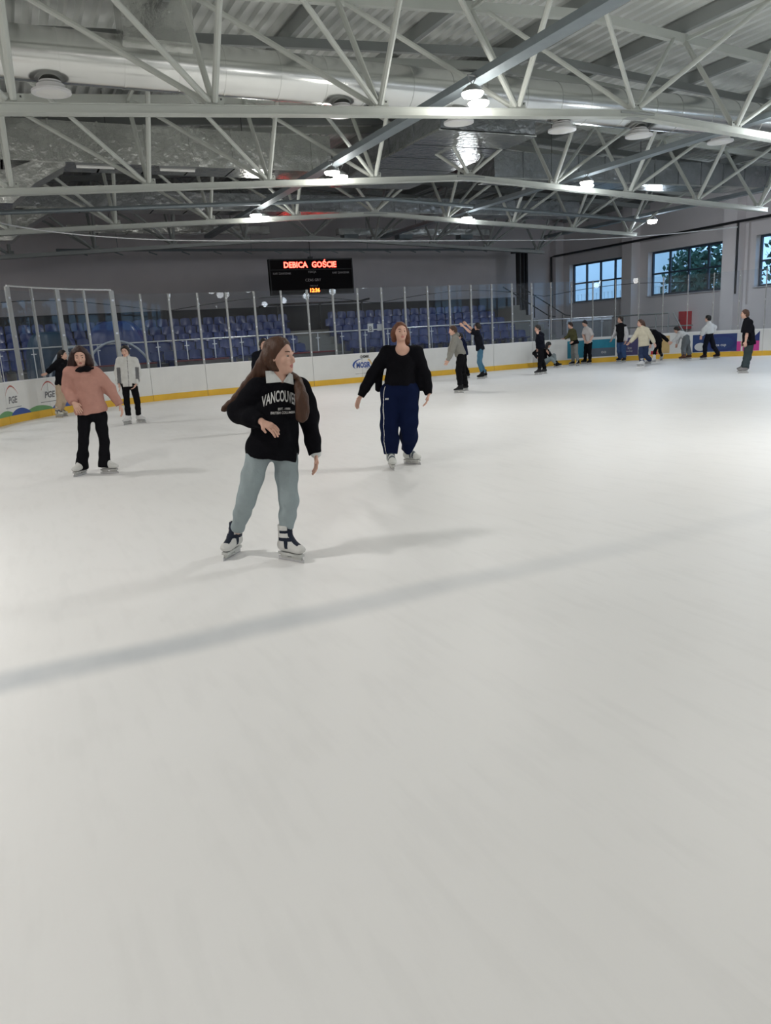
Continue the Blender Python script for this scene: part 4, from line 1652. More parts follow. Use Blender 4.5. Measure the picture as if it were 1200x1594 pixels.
    if tp.get('scoop'):
        q = tp['scoop']
        G.ell(neck + fwd * 0.075 * sc + spine * (q[2] if len(q) > 2 else -0.01), (latS, fwd, spine), (q[0] * sc, 0.13 * sc, q[1] * sc), 0.01, 's')
    if tp.get('neckhole', True):
        G.cone(neck - spine * 0.012, hp(0, -0.02, -0.05), 0.0585 * sc, 0.0585 * sc, 0.0) if False else None
    for args in tp.get('panels', []):
        a_, c_, l_, w0, h0, w1, h1 = args
        lt = latS if l_ == 'lat' else fwd
        G.eseg(pt(a_), pt(c_), lt, w0, h0, w1, h1, 0.02)
    cm = [cloth(tp['c'])] + [cloth(c) for c in tp.get('extra', [])]
    fn = tp.get('fn')
    frame = dict(neck=neck, spine=spine, lat=latS, fwd=fwd, H=H, Sm=Sm, arms=arms, shA=shA, shB=shB, sc=sc, right=right, away=away)
    topv = G.mesh(max(vx, 0.007), folds(tp.get('fold', 0.004), seed + 5, 22))
    top = quad_mesh(tp.get('name', 'sweater'), topv, cm, t, org, (lambda c: fn(c, frame)) if fn else None)

    # ------------------------------------------------ hair
    hst = P['hair']
    Hh = Field()
    gr = P.get('hg', 0.014)
    Hh.ell(hp(0, -0.016, 0.030), ax, ((0.074 + gr) * hs, (0.094 + gr) * hs, (0.092 + gr) * hs), 0.02)
    if hst != 'cap':
        Hh.ell(hp(0, -0.045, -0.01), ax, ((0.066 + gr) * hs, (0.07 + gr) * hs, (0.09 + gr) * hs), 0.02)
    hl_ = P.get('hairline', (0.050, 0.050))
    Hh.cut(hp(0, hl_[0], hl_[1]), hf * 0.86 - hu * 0.50)
    if hst in ('short', 'cap'):
        Hh.cut(hp(0, -0.03, -0.062), -hu * 0.9 + hf * 0.42)
    else:
        Hh.cut(hp(0, -0.03, -0.10), -hu * 0.9 + hf * 0.42)
    for pts, rs in P.get('locks', []):
        pp = [hp(*q[1:]) if q[0] == 'h' else pt(q) for q in pts]
        m_ = len(pp)
        qq, rr = [], []
        for i in range(m_ - 1):
            q0, q1, q2, q3 = pp[max(i - 1, 0)], pp[i], pp[i + 1], pp[min(i + 2, m_ - 1)]
            r1, r2 = np.array(rs[i]), np.array(rs[i + 1])
            for u in np.linspace(0, 1, 6, endpoint=(i == m_ - 2)):
                qq.append(0.5 * (2 * q1 + (q2 - q0) * u + (2 * q0 - 5 * q1 + 4 * q2 - q3) * u * u + (3 * q1 - q0 - 3 * q2 + q3) * u ** 3))
                rr.append(r1 + (r2 - r1) * u)
        pp, rs = qq, rr
        for i in range(len(pp) - 1):
            lt = nrm(np.cross(pp[i + 1] - pp[i], away))
            Hh.eseg(pp[i], pp[i + 1], lt, rs[i][0] * sc, rs[i][1] * sc, rs[i + 1][0] * sc, rs[i + 1][1] * sc, 0.02)
    if P.get('bun'):
        Hh.ell(hp(*P['bun'][:3]), ax, (P['bun'][3] * hs,) * 3, 0.02)
    if hst != 'none':
        strand = folds(0.0022, seed + 9, 60)
        quad_mesh('hair' if hst != 'cap' else 'cap', Hh.mesh(max(vx * 0.8, 0.0055), strand), hair_mat(P['hairc']) if hst != 'cap' else cloth(P['hairc']), t, org)

    # ------------------------------------------------ skates
    sk = P['skates']
    for sd in 'AB':
        hip, kn, an, toe, fu = legs[sd]
        lat = np.cross(toe, fu)
        S = Field()
        sh_ = nrm(fu * 0.7 + nrm(kn - an) * 0.3)
        S.eseg(an + sh_ * 0.115 * sc, an - fu * 0.02 * sc, lat, 0.056 * sc, 0.062 * sc, 0.05 * sc, 0.056 * sc, 0.02)
        S.eseg(an - fu * 0.045 * sc - toe * 0.03 * sc, an - fu * 0.058 * sc + toe * 0.13 * sc, lat, 0.046 * sc, 0.046 * sc, 0.043 * sc, 0.034 * sc, 0.03)
        S.eseg(an + fu * 0.02 * sc + toe * 0.012 * sc, an - fu * 0.045 * sc + toe * 0.10 * sc, lat, 0.046 * sc, 0.05 * sc, 0.044 * sc, 0.036 * sc, 0.03)
        S.ell(an - fu * 0.062 * sc + toe * 0.15 * sc, (lat, toe, fu), (0.046 * sc, 0.05 * sc, 0.030 * sc), 0.02)
        S.cut(an - fu * 0.098 * sc, -fu)
        S.cut(an + sh_ * 0.12 * sc, sh_)
        cols = [cloth(sk['c'], 0.4), cloth(sk.get('c2', sk['c']), 0.5)]
        style = sk.get('style', 'plain')

        def bf(c, an=an, toe=toe, fu=fu, lat=lat):
            q_ = c - an
            f_, u_, l_ = q_ @ toe / sc, q_ @ fu / sc, q_ @ lat / sc
            if style == 'tongue':
                m = ((f_ > 0.02) & (np.abs(l_) < 0.026) & (u_ > -0.075) & (f_ < 0.15)) | ((u_ > 0.0) & (u_ < 0.028) & (f_ > -0.02)) | ((u_ > 0.06) & (u_ < 0.085) & (f_ > -0.01)) | ((f_ > 0.035) & (f_ < 0.07) & (u_ < 0.0) & (u_ > -0.06))
            elif style == 'straps':
                m = ((u_ > 0.045) & (u_ < 0.075)) | ((f_ > 0.05) & (f_ < 0.075) & (u_ > -0.07)) | ((f_ > 0.09) & (f_ < 0.112) & (u_ > -0.07))
            elif style == 'greytoe':
                m = (u_ < -0.07) | ((f_ > 0.03) & (np.abs(l_) < 0.02))
            else:
                m = u_ < -0.085
            return m.astype(int)
        bo = quad_mesh('skate', S.mesh(max(vx * 0.85, 0.0055)), cols, t, org, bf)
        b = MB()
        c0 = an - fu * 0.108 * sc + toe * 0.05 * sc
        b.bar(c0 - toe * 0.115 * sc, c0 + toe * 0.125 * sc, 0.05 * sc, 0.022 * sc, fu)
        b.bar(c0 - toe * 0.10 * sc - fu * 0.02 * sc, c0 - toe * 0.025 * sc - fu * 0.02 * sc, 0.026 * sc, 0.03 * sc, fu)
        b.bar(c0 + toe * 0.02 * sc - fu * 0.02 * sc, c0 + toe * 0.115 * sc - fu * 0.02 * sc, 0.026 * sc, 0.03 * sc, fu)
        b.bar(c0 - toe * 0.11 * sc - fu * 0.032 * sc, c0 + toe * 0.12 * sc - fu * 0.032 * sc, 0.018 * sc, 0.014 * sc, fu)
        b.build('sole', cloth(sk.get('sole', (0.45, 0.45, 0.44)), 0.5), bo, org)
        b = MB()
        b.bar(c0 - toe * 0.135 * sc - fu * 0.042 * sc, c0 + toe * 0.14 * sc - fu * 0.042 * sc, 0.005, 0.03 * sc, fu)
        b.build('blade', STEELB, bo, org)
    return dict(t=t, org=org, frame=frame, top=top, topv=topv, bodyv=bodyv, trv=trv, pt=pt, hp=hp, ax=ax, right=right, away=away, legs=legs, fwd=fwd, body=body)


def print_on(res, name, txt, px, py, size, m, bold=0.004, arch=0.0, sx=1.0, skew=0.0, on='topv'):
    """lettering laid on the front of a garment around the given picture point"""
    V, F = text_verts(txt, size, bold, 3)
    bm = bmesh.new()
    vv = [bm.verts.new((v[0] * sx, v[1], 0)) for v in V]
    for f in F:
        try:
            bm.faces.new([vv[i] for i in f])
        except ValueError:
            pass
    for _ in range(2):
        bmesh.ops.subdivide_edges(bm, edges=[e for e in bm.edges if e.calc_length() > 0.012], cuts=1)
    bmesh.ops.triangulate(bm, faces=bm.faces)
    Vt, Ft = res[on]
    tree = BVHTree.FromPolygons([tuple(v) for v in Vt], [tuple(int(i) for i in f) for f in Ft])
    c = res['pt']((px, py, 0))
    fr = res['frame']
    lat, up_ = fr['lat'], fr['spine']
    fw_ = res['fwd']
    half = max(abs(v.co.x) for v in bm.verts)
    P_ = []
    bm.verts.ensure_lookup_table()
    for v in bm.verts:
        y = v.co.y + arch * (1 - (v.co.x / half) ** 2)
        p = c + lat * v.co.x + up_ * (y + skew * v.co.x) + fw_ * 0.6
        hit = tree.ray_cast(Vector(p), Vector(-fw_))
        q = np.array(hit[0]) + fw_ * 0.003 if hit[0] is not None else c + lat * v.co.x + up_ * y
        P_.append(q)
    F_ = [tuple(v.index for v in f.verts) for f in bm.faces]
    bm.free()
    return MB().add(P_, F_).build(name, m, res['t'], res['org'])


def flap(res, name, quad, m, nu=12, nv=9, thick=0.009):
    """a cloth flap of real thickness lying over the garment and neck, from four corners"""
    trees = [BVHTree.FromPolygons([tuple(v) for v in V_], [tuple(int(i) for i in f) for f in F_]) for V_, F_ in (res['topv'], res['bodyv'])]
    G_ = np.zeros((nv + 1, nu + 1, 3))
    for j in range(nv + 1):
        for i in range(nu + 1):
            u, v = i / nu, j / nv
            p = (1 - v) * ((1 - u) * np.array(quad[0], float) + u * np.array(quad[1], float)) + v * ((1 - u) * np.array(quad[3], float) + u * np.array(quad[2], float))
            d = nrm(ray(p[0], p[1]))
            best = None
            for t_ in trees:
                h_ = t_.ray_cast(Vector(EYEP), Vector(d))
                if h_[0] is not None and (best is None or h_[3] < best):
                    best = h_[3]
            G_[j, i] = (p[0], p[1], best if best is not None else np.nan)
    dist = G_[:, :, 2]
    dist[np.isnan(dist)] = np.nanmean(dist)
    orig = dist.copy()
    for _ in range(14):
        q = np.pad(dist, 1, mode='edge')
        dist = np.minimum(0.25 * (q[:-2, 1:-1] + q[2:, 1:-1] + q[1:-1, :-2] + q[1:-1, 2:]), orig)
    Vf, Vb = [], []
    for j in range(nv + 1):
        for i in range(nu + 1):
            d = nrm(ray(G_[j, i, 0], G_[j, i, 1]))
            Vf.append(EYEP + d * (dist[j, i] - thick))
            Vb.append(EYEP + d * (dist[j, i] + 0.004))
    F_ = []
    w = nu + 1
    n_ = len(Vf)
    for j in range(nv):
        for i in range(nu):
            a_ = j * w + i
            F_.append((a_, a_ + 1, a_ + w + 1, a_ + w))
            F_.append((n_ + a_, n_ + a_ + w, n_ + a_ + w + 1, n_ + a_ + 1))
    rim = [i for i in range(w)] + [j * w + nu for j in range(1, nv + 1)] + [nv * w + i for i in range(nu - 1, -1, -1)] + [j * w for j in range(nv - 1, 0, -1)]
    for i in range(len(rim)):
        a_, b_ = rim[i], rim[(i + 1) % len(rim)]
        F_.append((a_, b_, n_ + b_, n_ + a_))
    return MB().add(Vf + Vb, F_).build(name, m, res['t'], res['org'], smooth=True)


BLK = (0.008, 0.008, 0.010)


def stripe_fn(c, legs, right, away):
    hip, kn, an, toe, fu = legs['A']
    out = np.zeros(len(c), int)
    dirv = nrm(-right * 0.62 - away * 0.78)
    for p0, p1 in ((hip, kn), (kn, an)):
        ax = p1 - p0
        t_ = ((c - p0) @ ax) / (ax @ ax)
        q = c - p0 - np.clip(t_, 0, 1)[:, None] * ax
        q = q / (np.linalg.norm(q, axis=1)[:, None] + 1e-9)
        side = np.cross(nrm(ax), dirv)
        m = (t_ > -0.15) & (t_ < 1.2) & (q @ dirv > 0.8) & (np.abs(q @ side) < 0.05)
        out |= m.astype(int)
    return out


def band_fn(lo, hi):
    def fn(c, fr):
        h_ = (c - fr['H']) @ fr['spine'] / fr['sc']
        return ((h_ > lo) & (h_ < hi)).astype(int)
    return fn


def sleeve_fn(c, fr):
    out = np.zeros(len(c), int)
    for sd in 'AB':
        sh, el, wr, hd = fr['arms'][sd]
        d_ = np.full(len(c), 9.0)
        for p0, p1 in ((sh + (el - sh) * 0.25, el), (el, wr)):
            ax = p1 - p0
            t_ = np.clip(((c - p0) @ ax) / (ax @ ax), 0, 1)
            d_ = np.minimum(d_, np.linalg.norm(c - p0 - t_[:, None] * ax, axis=1))
        a_ = np.abs((c - fr['Sm']) @ fr['lat'])
        out |= ((d_ < 0.10) & (a_ > 0.17)).astype(int)
    return out


def sidepanel_fn(c, fr):
    a_ = (c - fr['Sm']) @ fr['lat']
    h_ = (c - fr['H']) @ fr['spine']
    f_ = (c - fr['H']) @ fr['fwd']
    dark = (np.abs(a_) > 0.155) & (np.abs(a_) < 0.235) & (h_ < 0.40) & (h_ > 0.02) & (f_ < 0.10)
    zip_ = (np.abs(a_) < 0.006) & (f_ > 0.03)
    return (dark | zip_).astype(int)


# ---- the long-haired skater in the foreground
girl = person(dict(
    label='young woman in black lettered sweatshirt and light jeans with long brown hair', base=(420, 870), vox=0.0055, seed=3,
    head=(436, 555.5, -0.01), yaw=56, pitch=3, tilt=0.0, hs=1.10, neck=(434.5, 593, 0.0), chest=14,
    shA=(402, 605, -0.04), shB=(465, 603, 0.04), elA=(371, 643, 0.04), wrA=(405, 655, -0.20), hnA=(428, 667, -0.25),
    pnA=(-0.25, 0.55, -0.75), elB=(480, 650, 0.07), wrB=(490.5, 704, 0.02), hnB=(494, 728, 0.0), pnB=(-0.8, -0.1, 0),
    hipA=(404, 703, -0.02), hipB=(443, 701, 0.02), knA=(383, 779, -0.05), knB=(449.5, 780, -0.07), ftA=(361, 866), ftB=(454, 873),
    toeA=-28, toeB=42, curl=0.5, bw=0.97,
    hair='long', hairc=(0.062, 0.026, 0.013), browc=(0.07, 0.035, 0.02), hairline=(0.046, 0.058), hg=0.016,
    locks=[([('h', 0.0, -0.045, 0.07), ('h', -0.01, -0.07, 0.0), (414, 574, 0.05), (394, 598, 0.10), (371, 621, 0.13), (345.5, 638.5, 0.14)],
            [(0.072, 0.06), (0.076, 0.06), (0.076, 0.05), (0.062, 0.04), (0.042, 0.026), (0.009, 0.008)]),
           ([('h', -0.05, 0.01, 0.08), ('h', -0.074, -0.02, 0.02), ('h', -0.07, -0.055, -0.05), (414, 582, 0.02)], [(0.026, 0.026), (0.026, 0.022), (0.032, 0.028), (0.036, 0.03)]),
           ([('h', 0.06, -0.05, 0.03), ('h', 0.080, -0.03, -0.05), (460, 588, 0.02), (465.5, 601, -0.08), (469.5, 616, -0.15), (471, 635, -0.18), (470.5, 656, -0.185)],
            [(0.035, 0.03), (0.024, 0.022), (0.022, 0.022), (0.026, 0.024), (0.030, 0.022), (0.032, 0.020), (0.012, 0.008)]),
           ([('h', 0.07, -0.04, 0.0), (462, 592, 0.01), (468, 604, -0.08), (473, 620, -0.14), (475, 636, -0.16), (475.5, 652, -0.165)],
            [(0.024, 0.02), (0.020, 0.018), (0.020, 0.018), (0.022, 0.018), (0.022, 0.016), (0.008, 0.006)]),
           ([('h', 0.07, -0.04, 0.0), (460, 592, 0.01), (463.5, 606, -0.09), (466, 622, -0.165), (466.5, 638, -0.185), (465.5, 654, -0.19)],
            [(0.024, 0.02), (0.018, 0.018), (0.018, 0.018), (0.020, 0.018), (0.020, 0.016), (0.008, 0.006)]),
           ([('h', -0.02, -0.06, 0.05), (408, 574, 0.06), (386, 600, 0.11), (366, 622, 0.14), (352, 635, 0.145)],
            [(0.04, 0.03), (0.036, 0.028), (0.03, 0.022), (0.02, 0.014), (0.006, 0.005)])],
    top=dict(c=(0.006, 0.006, 0.008), r=(0.082, 0.080, 0.048), hem=-0.055, hemr=(0.198, 0.148), g=0.032, cuff=0.95, fold=0.006, name='sweatshirt', scoop=(0.040, 0.036, 0.028)),
    pants=dict(c=(0.30, 0.355, 0.37), r=(0.098, 0.072, 0.056), hem=0.095, fold=0.0035),
    skates=dict(c=(0.62, 0.62, 0.60), c2=(0.02, 0.025, 0.04), style='tongue', sole=(0.55, 0.56, 0.54))))
PR = mat('print_white', (0.55, 0.55, 0.54), 0.7)
print_on(girl, 'chest_lettering', 'VANCOUVER', 429, 631.0, 0.112, PR, 0.0022, 0.045, 0.395, 0.0)
print_on(girl, 'chest_small_print', 'EST. 1986', 434.5, 635, 0.024, PR, 0.0004, 0.0, 1.0, 0.0)
print_on(girl, 'chest_small_print', 'BRITISH COLUMBIA', 433, 641, 0.026, PR, 0.0006, 0.0, 0.84, 0.0)
# polo collar
fr = girl['frame']
flap(girl, 'collar', [(413, 577.5), (424.5, 577), (439.5, 594.5), (414.5, 596.5)], cloth((0.60, 0.62, 0.61)))
flap(girl, 'collar', [(450.5, 580), (455.5, 583), (457.5, 599), (440.3, 594.5)], cloth((0.60, 0.62, 0.61)))
Cw = Field()
pw = girl['pt']
Cw.eseg(pw((488.5, 693, 0.02)), pw((491.5, 705, 0.02)), girl['right'], 0.048, 0.045, 0.044, 0.042, 0.01)
quad_mesh('shirt_cuff', Cw.mesh(0.006), cloth((0.60, 0.62, 0.61)), girl['t'], girl['org'])

# ---- woman in dark jacket and navy track trousers
woman = person(dict(
    label='woman in black jacket and baggy navy track trousers with white skates', base=(625, 728), vox=0.006, seed=5,
    head=(623.5, 517.5, 0), yaw=14, pitch=-3, hs=0.98, neck=(625, 541.5, 0), chest=6, shA=(602.5, 549, 0), shB=(647.5, 549, 0),
    elA=(580, 583, 0.06), wrA=(562, 616, 0.0), hnA=(555, 629, -0.02), pnA=(0.7, -0.4, 0), elB=(661, 583, 0.06), wrB=(667.5, 612, 0.0), hnB=(665, 626, -0.01),
    pnB=(-0.8, 0, 0), hipA=(608, 610, 0), hipB=(637, 609, 0), knA=(605.5, 662, -0.03), knB=(636.5, 658, -0.03), ftA=(610, 730), ftB=(642, 722.5), toeA=12, toeB=52,
    hair='long', hairc=(0.13, 0.045, 0.02), browc=(0.05, 0.028, 0.02), hairline=(0.052, 0.066), hg=0.013,
    locks=[([('h', -0.05, -0.04, 0.05), ('h', -0.082, -0.03, -0.03), ('h', -0.085, -0.04, -0.11), ('h', -0.075, -0.05, -0.16)], [(0.04, 0.035), (0.032, 0.03), (0.032, 0.026), (0.018, 0.016)]),
           ([('h', 0.05, -0.04, 0.05), ('h', 0.084, -0.035, -0.02), ('h', 0.08, -0.05, -0.10)], [(0.04, 0.035), (0.03, 0.026), (0.02, 0.016)])],
    top=dict(c=(0.006, 0.006, 0.008), r=(0.090, 0.072, 0.045), hem=0.08, hemr=(0.182, 0.142), g=0.030, cuff=1.0, scoop=(0.085, 0.085), sleeve=1.0, fold=0.006, name='jacket',
             panels=[((650, 562, 0.05), (653, 601, 0.05), 'lat', 0.07, 0.06, 0.095, 0.06), ((594, 562, 0.07), (589, 606, 0.08), 'lat', 0.055, 0.05, 0.04, 0.035)]),
    pants=dict(c=(0.006, 0.011, 0.040), r=(0.124, 0.112, 0.080), hem=0.035, mid=1.12, fold=0.008, extra=[(0.5, 0.5, 0.5)], fn=stripe_fn),
    skates=dict(c=(0.62, 0.63, 0.60), c2=(0.10, 0.12, 0.14), style='straps', sole=(0.55, 0.55, 0.53))))

print_on(woman, 'trouser_mark', '-', 600.5, 624, 0.16, PR, 0.004, 0.0, 0.9, 0.1, 'trv')
# ---- girl in pink
pink = person(dict(
    label='girl in pink sweatshirt and black flared trousers near the left boards', base=(147, 739), vox=0.006, seed=8,
    head=(124.5, 555.5, -0.02), yaw=-4, pitch=14, hs=1.04, neck=(127, 577, 0), chest=-4, shA=(109, 581, 0), shB=(148, 580, 0),
    elA=(105, 606, 0.03), wrA=(114, 626, -0.16), hnA=(123, 639, -0.22), pnA=(0.2, 0.6, -0.6), elB=(171, 606, 0.02), wrB=(186, 629, -0.02), hnB=(193, 644, -0.04), pnB=(-0.8, 0.2, 0),
    hipA=(131, 648, 0), hipB=(156, 647, 0), knA=(130, 687, -0.03), knB=(162, 687, -0.02), ftA=(125, 740), ftB=(171, 737), toeA=-40, toeB=58, curl=0.6,
    hair='long', hairc=(0.030, 0.012, 0.010), hairline=(0.046, 0.050), hg=0.020,
    locks=[([('h', -0.05, -0.02, 0.06), ('h', -0.09, 0.0, -0.02), ('h', -0.10, -0.005, -0.10), ('h', -0.085, 0.0, -0.17)], [(0.045, 0.04), (0.046, 0.04), (0.055, 0.045), (0.04, 0.025)]),
           ([('h', 0.05, -0.02, 0.06), ('h', 0.09, 0.0, -0.02), ('h', 0.105, 0.0, -0.10), ('h', 0.125, -0.01, -0.165)], [(0.045, 0.04), (0.046, 0.04), (0.058, 0.045), (0.055, 0.03)])],
    top=dict(c=(0.46, 0.245, 0.20), r=(0.088, 0.076, 0.056), hem=0.04, hemr=(0.208, 0.155), g=0.040, cuff=0.95, fold=0.006, name='sweatshirt'),
    pants=dict(c=BLK, r=(0.092, 0.064, 0.088), hem=-0.07, mid=0.95),
    skates=dict(c=(0.60, 0.60, 0.58), c2=(0.3, 0.3, 0.3))))
Cs = Field()
fr = pink['frame']
Cs.ell(fr['neck'] + pink['fwd'] * 0.03 + fr['lat'] * 0.035 + fr['spine'] * 0.015, (fr['lat'], pink['fwd'], fr['spine']), (0.125, 0.105, 0.046), 0.02)
quad_mesh('neck_warmer', Cs.mesh(0.007, folds(0.004, 4, 40)), cloth((0.008, 0.007, 0.009)), pink['t'], pink['org'])

person(dict(
    label='skater in light grey zip jacket and black trousers behind the pink girl', base=(210, 660), vox=0.007, seed=11,
    head=(194.8, 547, 0), yaw=-18, pitch=10, neck=(197, 557, 0), chest=0, shA=(186.5, 561.5, 0), shB=(209.5, 561.5, 0),
    elA=(182, 580, 0.05), wrA=(185, 597, -0.05), hnA=(187, 604.5, -0.06), elB=(216, 579.5, 0.05), wrB=(212.5, 597.5, -0.1), hnB=(208, 605, -0.13),
    hipA=(195.5, 600, 0), hipB=(207.5, 600, 0), knA=(197.5, 627, 0), knB=(214, 626, 0), ftA=(199, 661), ftB=(220.5, 658.5), toeA=-40, toeB=50,
    hair='short', hairc=(0.015, 0.012, 0.012), hg=0.02,
    top=dict(c=(0.58, 0.58, 0.56), r=(0.082, 0.066, 0.050), hem=-0.02, hemr=(0.185, 0.14), g=0.032, cuff=0.96, name='jacket', extra=[(0.16, 0.16, 0.165)], fn=sidepanel_fn),
    pants=dict(c=BLK, r=(0.088, 0.062, 0.062), hem=0.04), skates=dict(c=(0.6, 0.6, 0.6), c2=(0.2, 0.2, 0.2))))

person(dict(
    label='person in black jacket and beige trousers leaning on the left boards', base=(96, 649), seed=12,
    head=(98, 552.5, 0), yaw=70, pitch=5, neck=(96.5, 560, 0), chest=50, shA=(91.5, 564, -0.08), shB=(101, 564, 0.08),
    elA=(82, 572, -0.02), wrA=(74, 580, 0.0), hnA=(69, 583, 0.02), elB=(104, 575, 0.05), wrB=(106, 585, -0.05), hnB=(107, 591, -0.08),
    hipA=(92.5, 600, -0.05), hipB=(100, 600, 0.05), knA=(93, 624, -0.03), knB=(99, 624, 0.04), ftA=(92.5, 650), ftB=(99, 648), toeA=40, toeB=55,
    hair='long', hairc=(0.012, 0.009, 0.009), locks=[([('h', -0.02, -0.08, 0.03), ('h', -0.02, -0.10, -0.08), ('h', -0.02, -0.10, -0.17)], [(0.06, 0.05), (0.06, 0.05), (0.04, 0.03)])],
    top=dict(c=BLK, r=(0.085, 0.075, 0.055), hem=0.0, hemr=(0.18, 0.14), name='jacket'),
    pants=dict(c=(0.48, 0.37, 0.27), r=(0.095, 0.08, 0.075), hem=0.02), skates=dict(c=(0.6, 0.58, 0.5), c2=(0.1, 0.1, 0.12), style='tongue')))

person(dict(
    label='person in dark jacket half hidden behind the long-haired woman', base=(412, 672), seed=13,
    head=(411, 537.5, 0), yaw=15, neck=(409.5, 548, 0), chest=10, shA=(399, 554, 0), shB=(425, 553.5, 0),
    elA=(397, 580, 0.05), wrA=(401, 600, -0.05), hnA=(404, 609, -0.08), elB=(429, 580, 0.05), wrB=(427, 602, -0.03), hnB=(426, 610, -0.05),
    hipA=(404, 600, 0), hipB=(419, 600, 0), knA=(404, 634, -0.02), knB=(421, 634, -0.02), ftA=(403, 673), ftB=(421, 672), toeA=0, toeB=20,
    hair='short', hairc=(0.012, 0.01, 0.01), top=dict(c=(0.010, 0.011, 0.016), r=(0.085, 0.07, 0.05), hem=-0.03, hemr=(0.185, 0.14), name='jacket'),
    pants=dict(c=(0.02, 0.02, 0.025), r=(0.09, 0.07, 0.065), hem=0.04), skates=dict(c=(0.03, 0.03, 0.03), c2=(0.3, 0.3, 0.3))))

person(dict(
    label='boy in grey hooded sweatshirt and black trousers gliding to the left', base=(715, 612), vox=0.007, seed=14, sc=0.98,
    head=(704.5, 514.5, 0), yaw=-82, pitch=12, neck=(708, 522.5, 0), chest=-85, shA=(710, 528, -0.16), shB=(708, 527, 0.15),
    elA=(704, 546, -0.22), wrA=(697.5, 560.5, -0.22), hnA=(693, 569, -0.21), elB=(701, 543, 0.2), wrB=(699, 556, 0.2), hnB=(697, 562, 0.2),
    hipA=(717, 554, -0.09), hipB=(717.5, 554, 0.09), knA=(714, 577, -0.09), knB=(720, 577, 0.09), ftA=(714, 612), ftB=(722, 608.5), toeA=-80, toeB=-75,
    hair='short', hairc=(0.06, 0.028, 0.016), top=dict(c=(0.235, 0.23, 0.21), r=(0.082, 0.068, 0.05), hem=0.01, hemr=(0.175, 0.15), g=0.03, hoodlump=True, name='hoodie'),
    pants=dict(c=BLK, r=(0.105, 0.088, 0.075), hem=0.07), skates=dict(c=(0.02, 0.02, 0.022), c2=(0.42, 0.42, 0.42), style='greytoe')))

person(dict(
    label='skater in navy top mostly hidden behind the grey-hooded boy', base=(724, 590), seed=15, sc=0.95,
    head=(715.5, 524, 0), yaw=-85, pitch=30, neck=(718.5, 528, 0), chest=-85, shA=(721, 532, -0.14), shB=(720, 531, 0.14),
    elA=(719, 542, -0.2), wrA=(715, 550, -0.2), hnA=(712, 554, -0.2), elB=(717, 541, 0.2), wrB=(713, 548, 0.2), hnB=(711, 552, 0.2),
    hipA=(722.5, 552, -0.08), hipB=(722, 552, 0.08), knA=(720, 569, -0.08), knB=(723, 569, 0.08), ftA=(720, 590.5), ftB=(726, 588.5), toeA=-80, toeB=-75,
    hair='short', hairc=(0.015, 0.012, 0.012), top=dict(c=(0.012, 0.016, 0.045), r=(0.08, 0.066, 0.05), hem=-0.02, hemr=(0.17, 0.145)),
    pants=dict(c=BLK, r=(0.095, 0.08, 0.07), hem=0.05), skates=dict(c=(0.02, 0.02, 0.022), c2=(0.15, 0.15, 0.15))))

person(dict(
    label='boy in black T-shirt and blue jeans with both arms raised forward', base=(750, 590), vox=0.007, seed=16, sc=0.98,
    head=(743, 508.5, 0), yaw=-125, pitch=0, neck=(743.5, 515, 0), chest=-100, shA=(744, 519.5, -0.15), shB=(742, 519, 0.14),
    elA=(731, 516.5, -0.2), wrA=(721.5, 508, -0.2), hnA=(714, 501, -0.2), elB=(734, 512, 0.2), wrB=(727, 505.5, 0.2), hnB=(722, 501, 0.2),
    hipA=(747.5, 545, -0.08), hipB=(748, 545, 0.08), knA=(745.5, 564, -0.08), knB=(747.5, 564, 0.08), ftA=(748.5, 590), ftB=(752.5, 588), toeA=-85, toeB=-80,
    hair='short', hairc=(0.02, 0.014, 0.011), top=dict(c=(0.010, 0.011, 0.016), r=(0.08, 0.07, 0.05), sleeve=0.42, hem=0.0, hemr=(0.165, 0.145), name='t_shirt'),
    pants=dict(c=(0.075, 0.175, 0.26), r=(0.092, 0.068, 0.056), hem=0.09), skates=dict(c=(0.012, 0.012, 0.013), c2=(0.05, 0.05, 0.05))))

person(dict(
    label='boy all in black holding a hand to his face, standing off the boards', base=(841, 583), seed=17, sc=0.97,
    head=(836.5, 511.5, 0), yaw=-72, pitch=12, neck=(840, 518, 0), chest=-65, shA=(843.5, 521.5, -0.13), shB=(838.5, 521, 0.13),
    elA=(841.5, 530, -0.26), wrA=(838, 520.5, -0.24), hnA=(835.5, 514, -0.17), elB=(836.5, 531, 0.1), wrB=(837, 540, 0.02), hnB=(837, 545, 0.0),
    hipA=(842.5, 542, -0.07), hipB=(840.5, 542, 0.08), knA=(840.5, 560, -0.08), knB=(843.5, 560, 0.08), ftA=(837.5, 583.5), ftB=(845.5, 582), toeA=-75, toeB=-75,
    hair='short', hairc=(0.015, 0.012, 0.012), top=dict(c=(0.010, 0.011, 0.018), r=(0.085, 0.07, 0.05), hem=-0.01, hemr=(0.185, 0.16), name='sweatshirt'),
    pants=dict(c=BLK, r=(0.10, 0.078, 0.07), hem=0.06), skates=dict(c=(0.02, 0.02, 0.022), c2=(0.2, 0.2, 0.2), style='greytoe')))

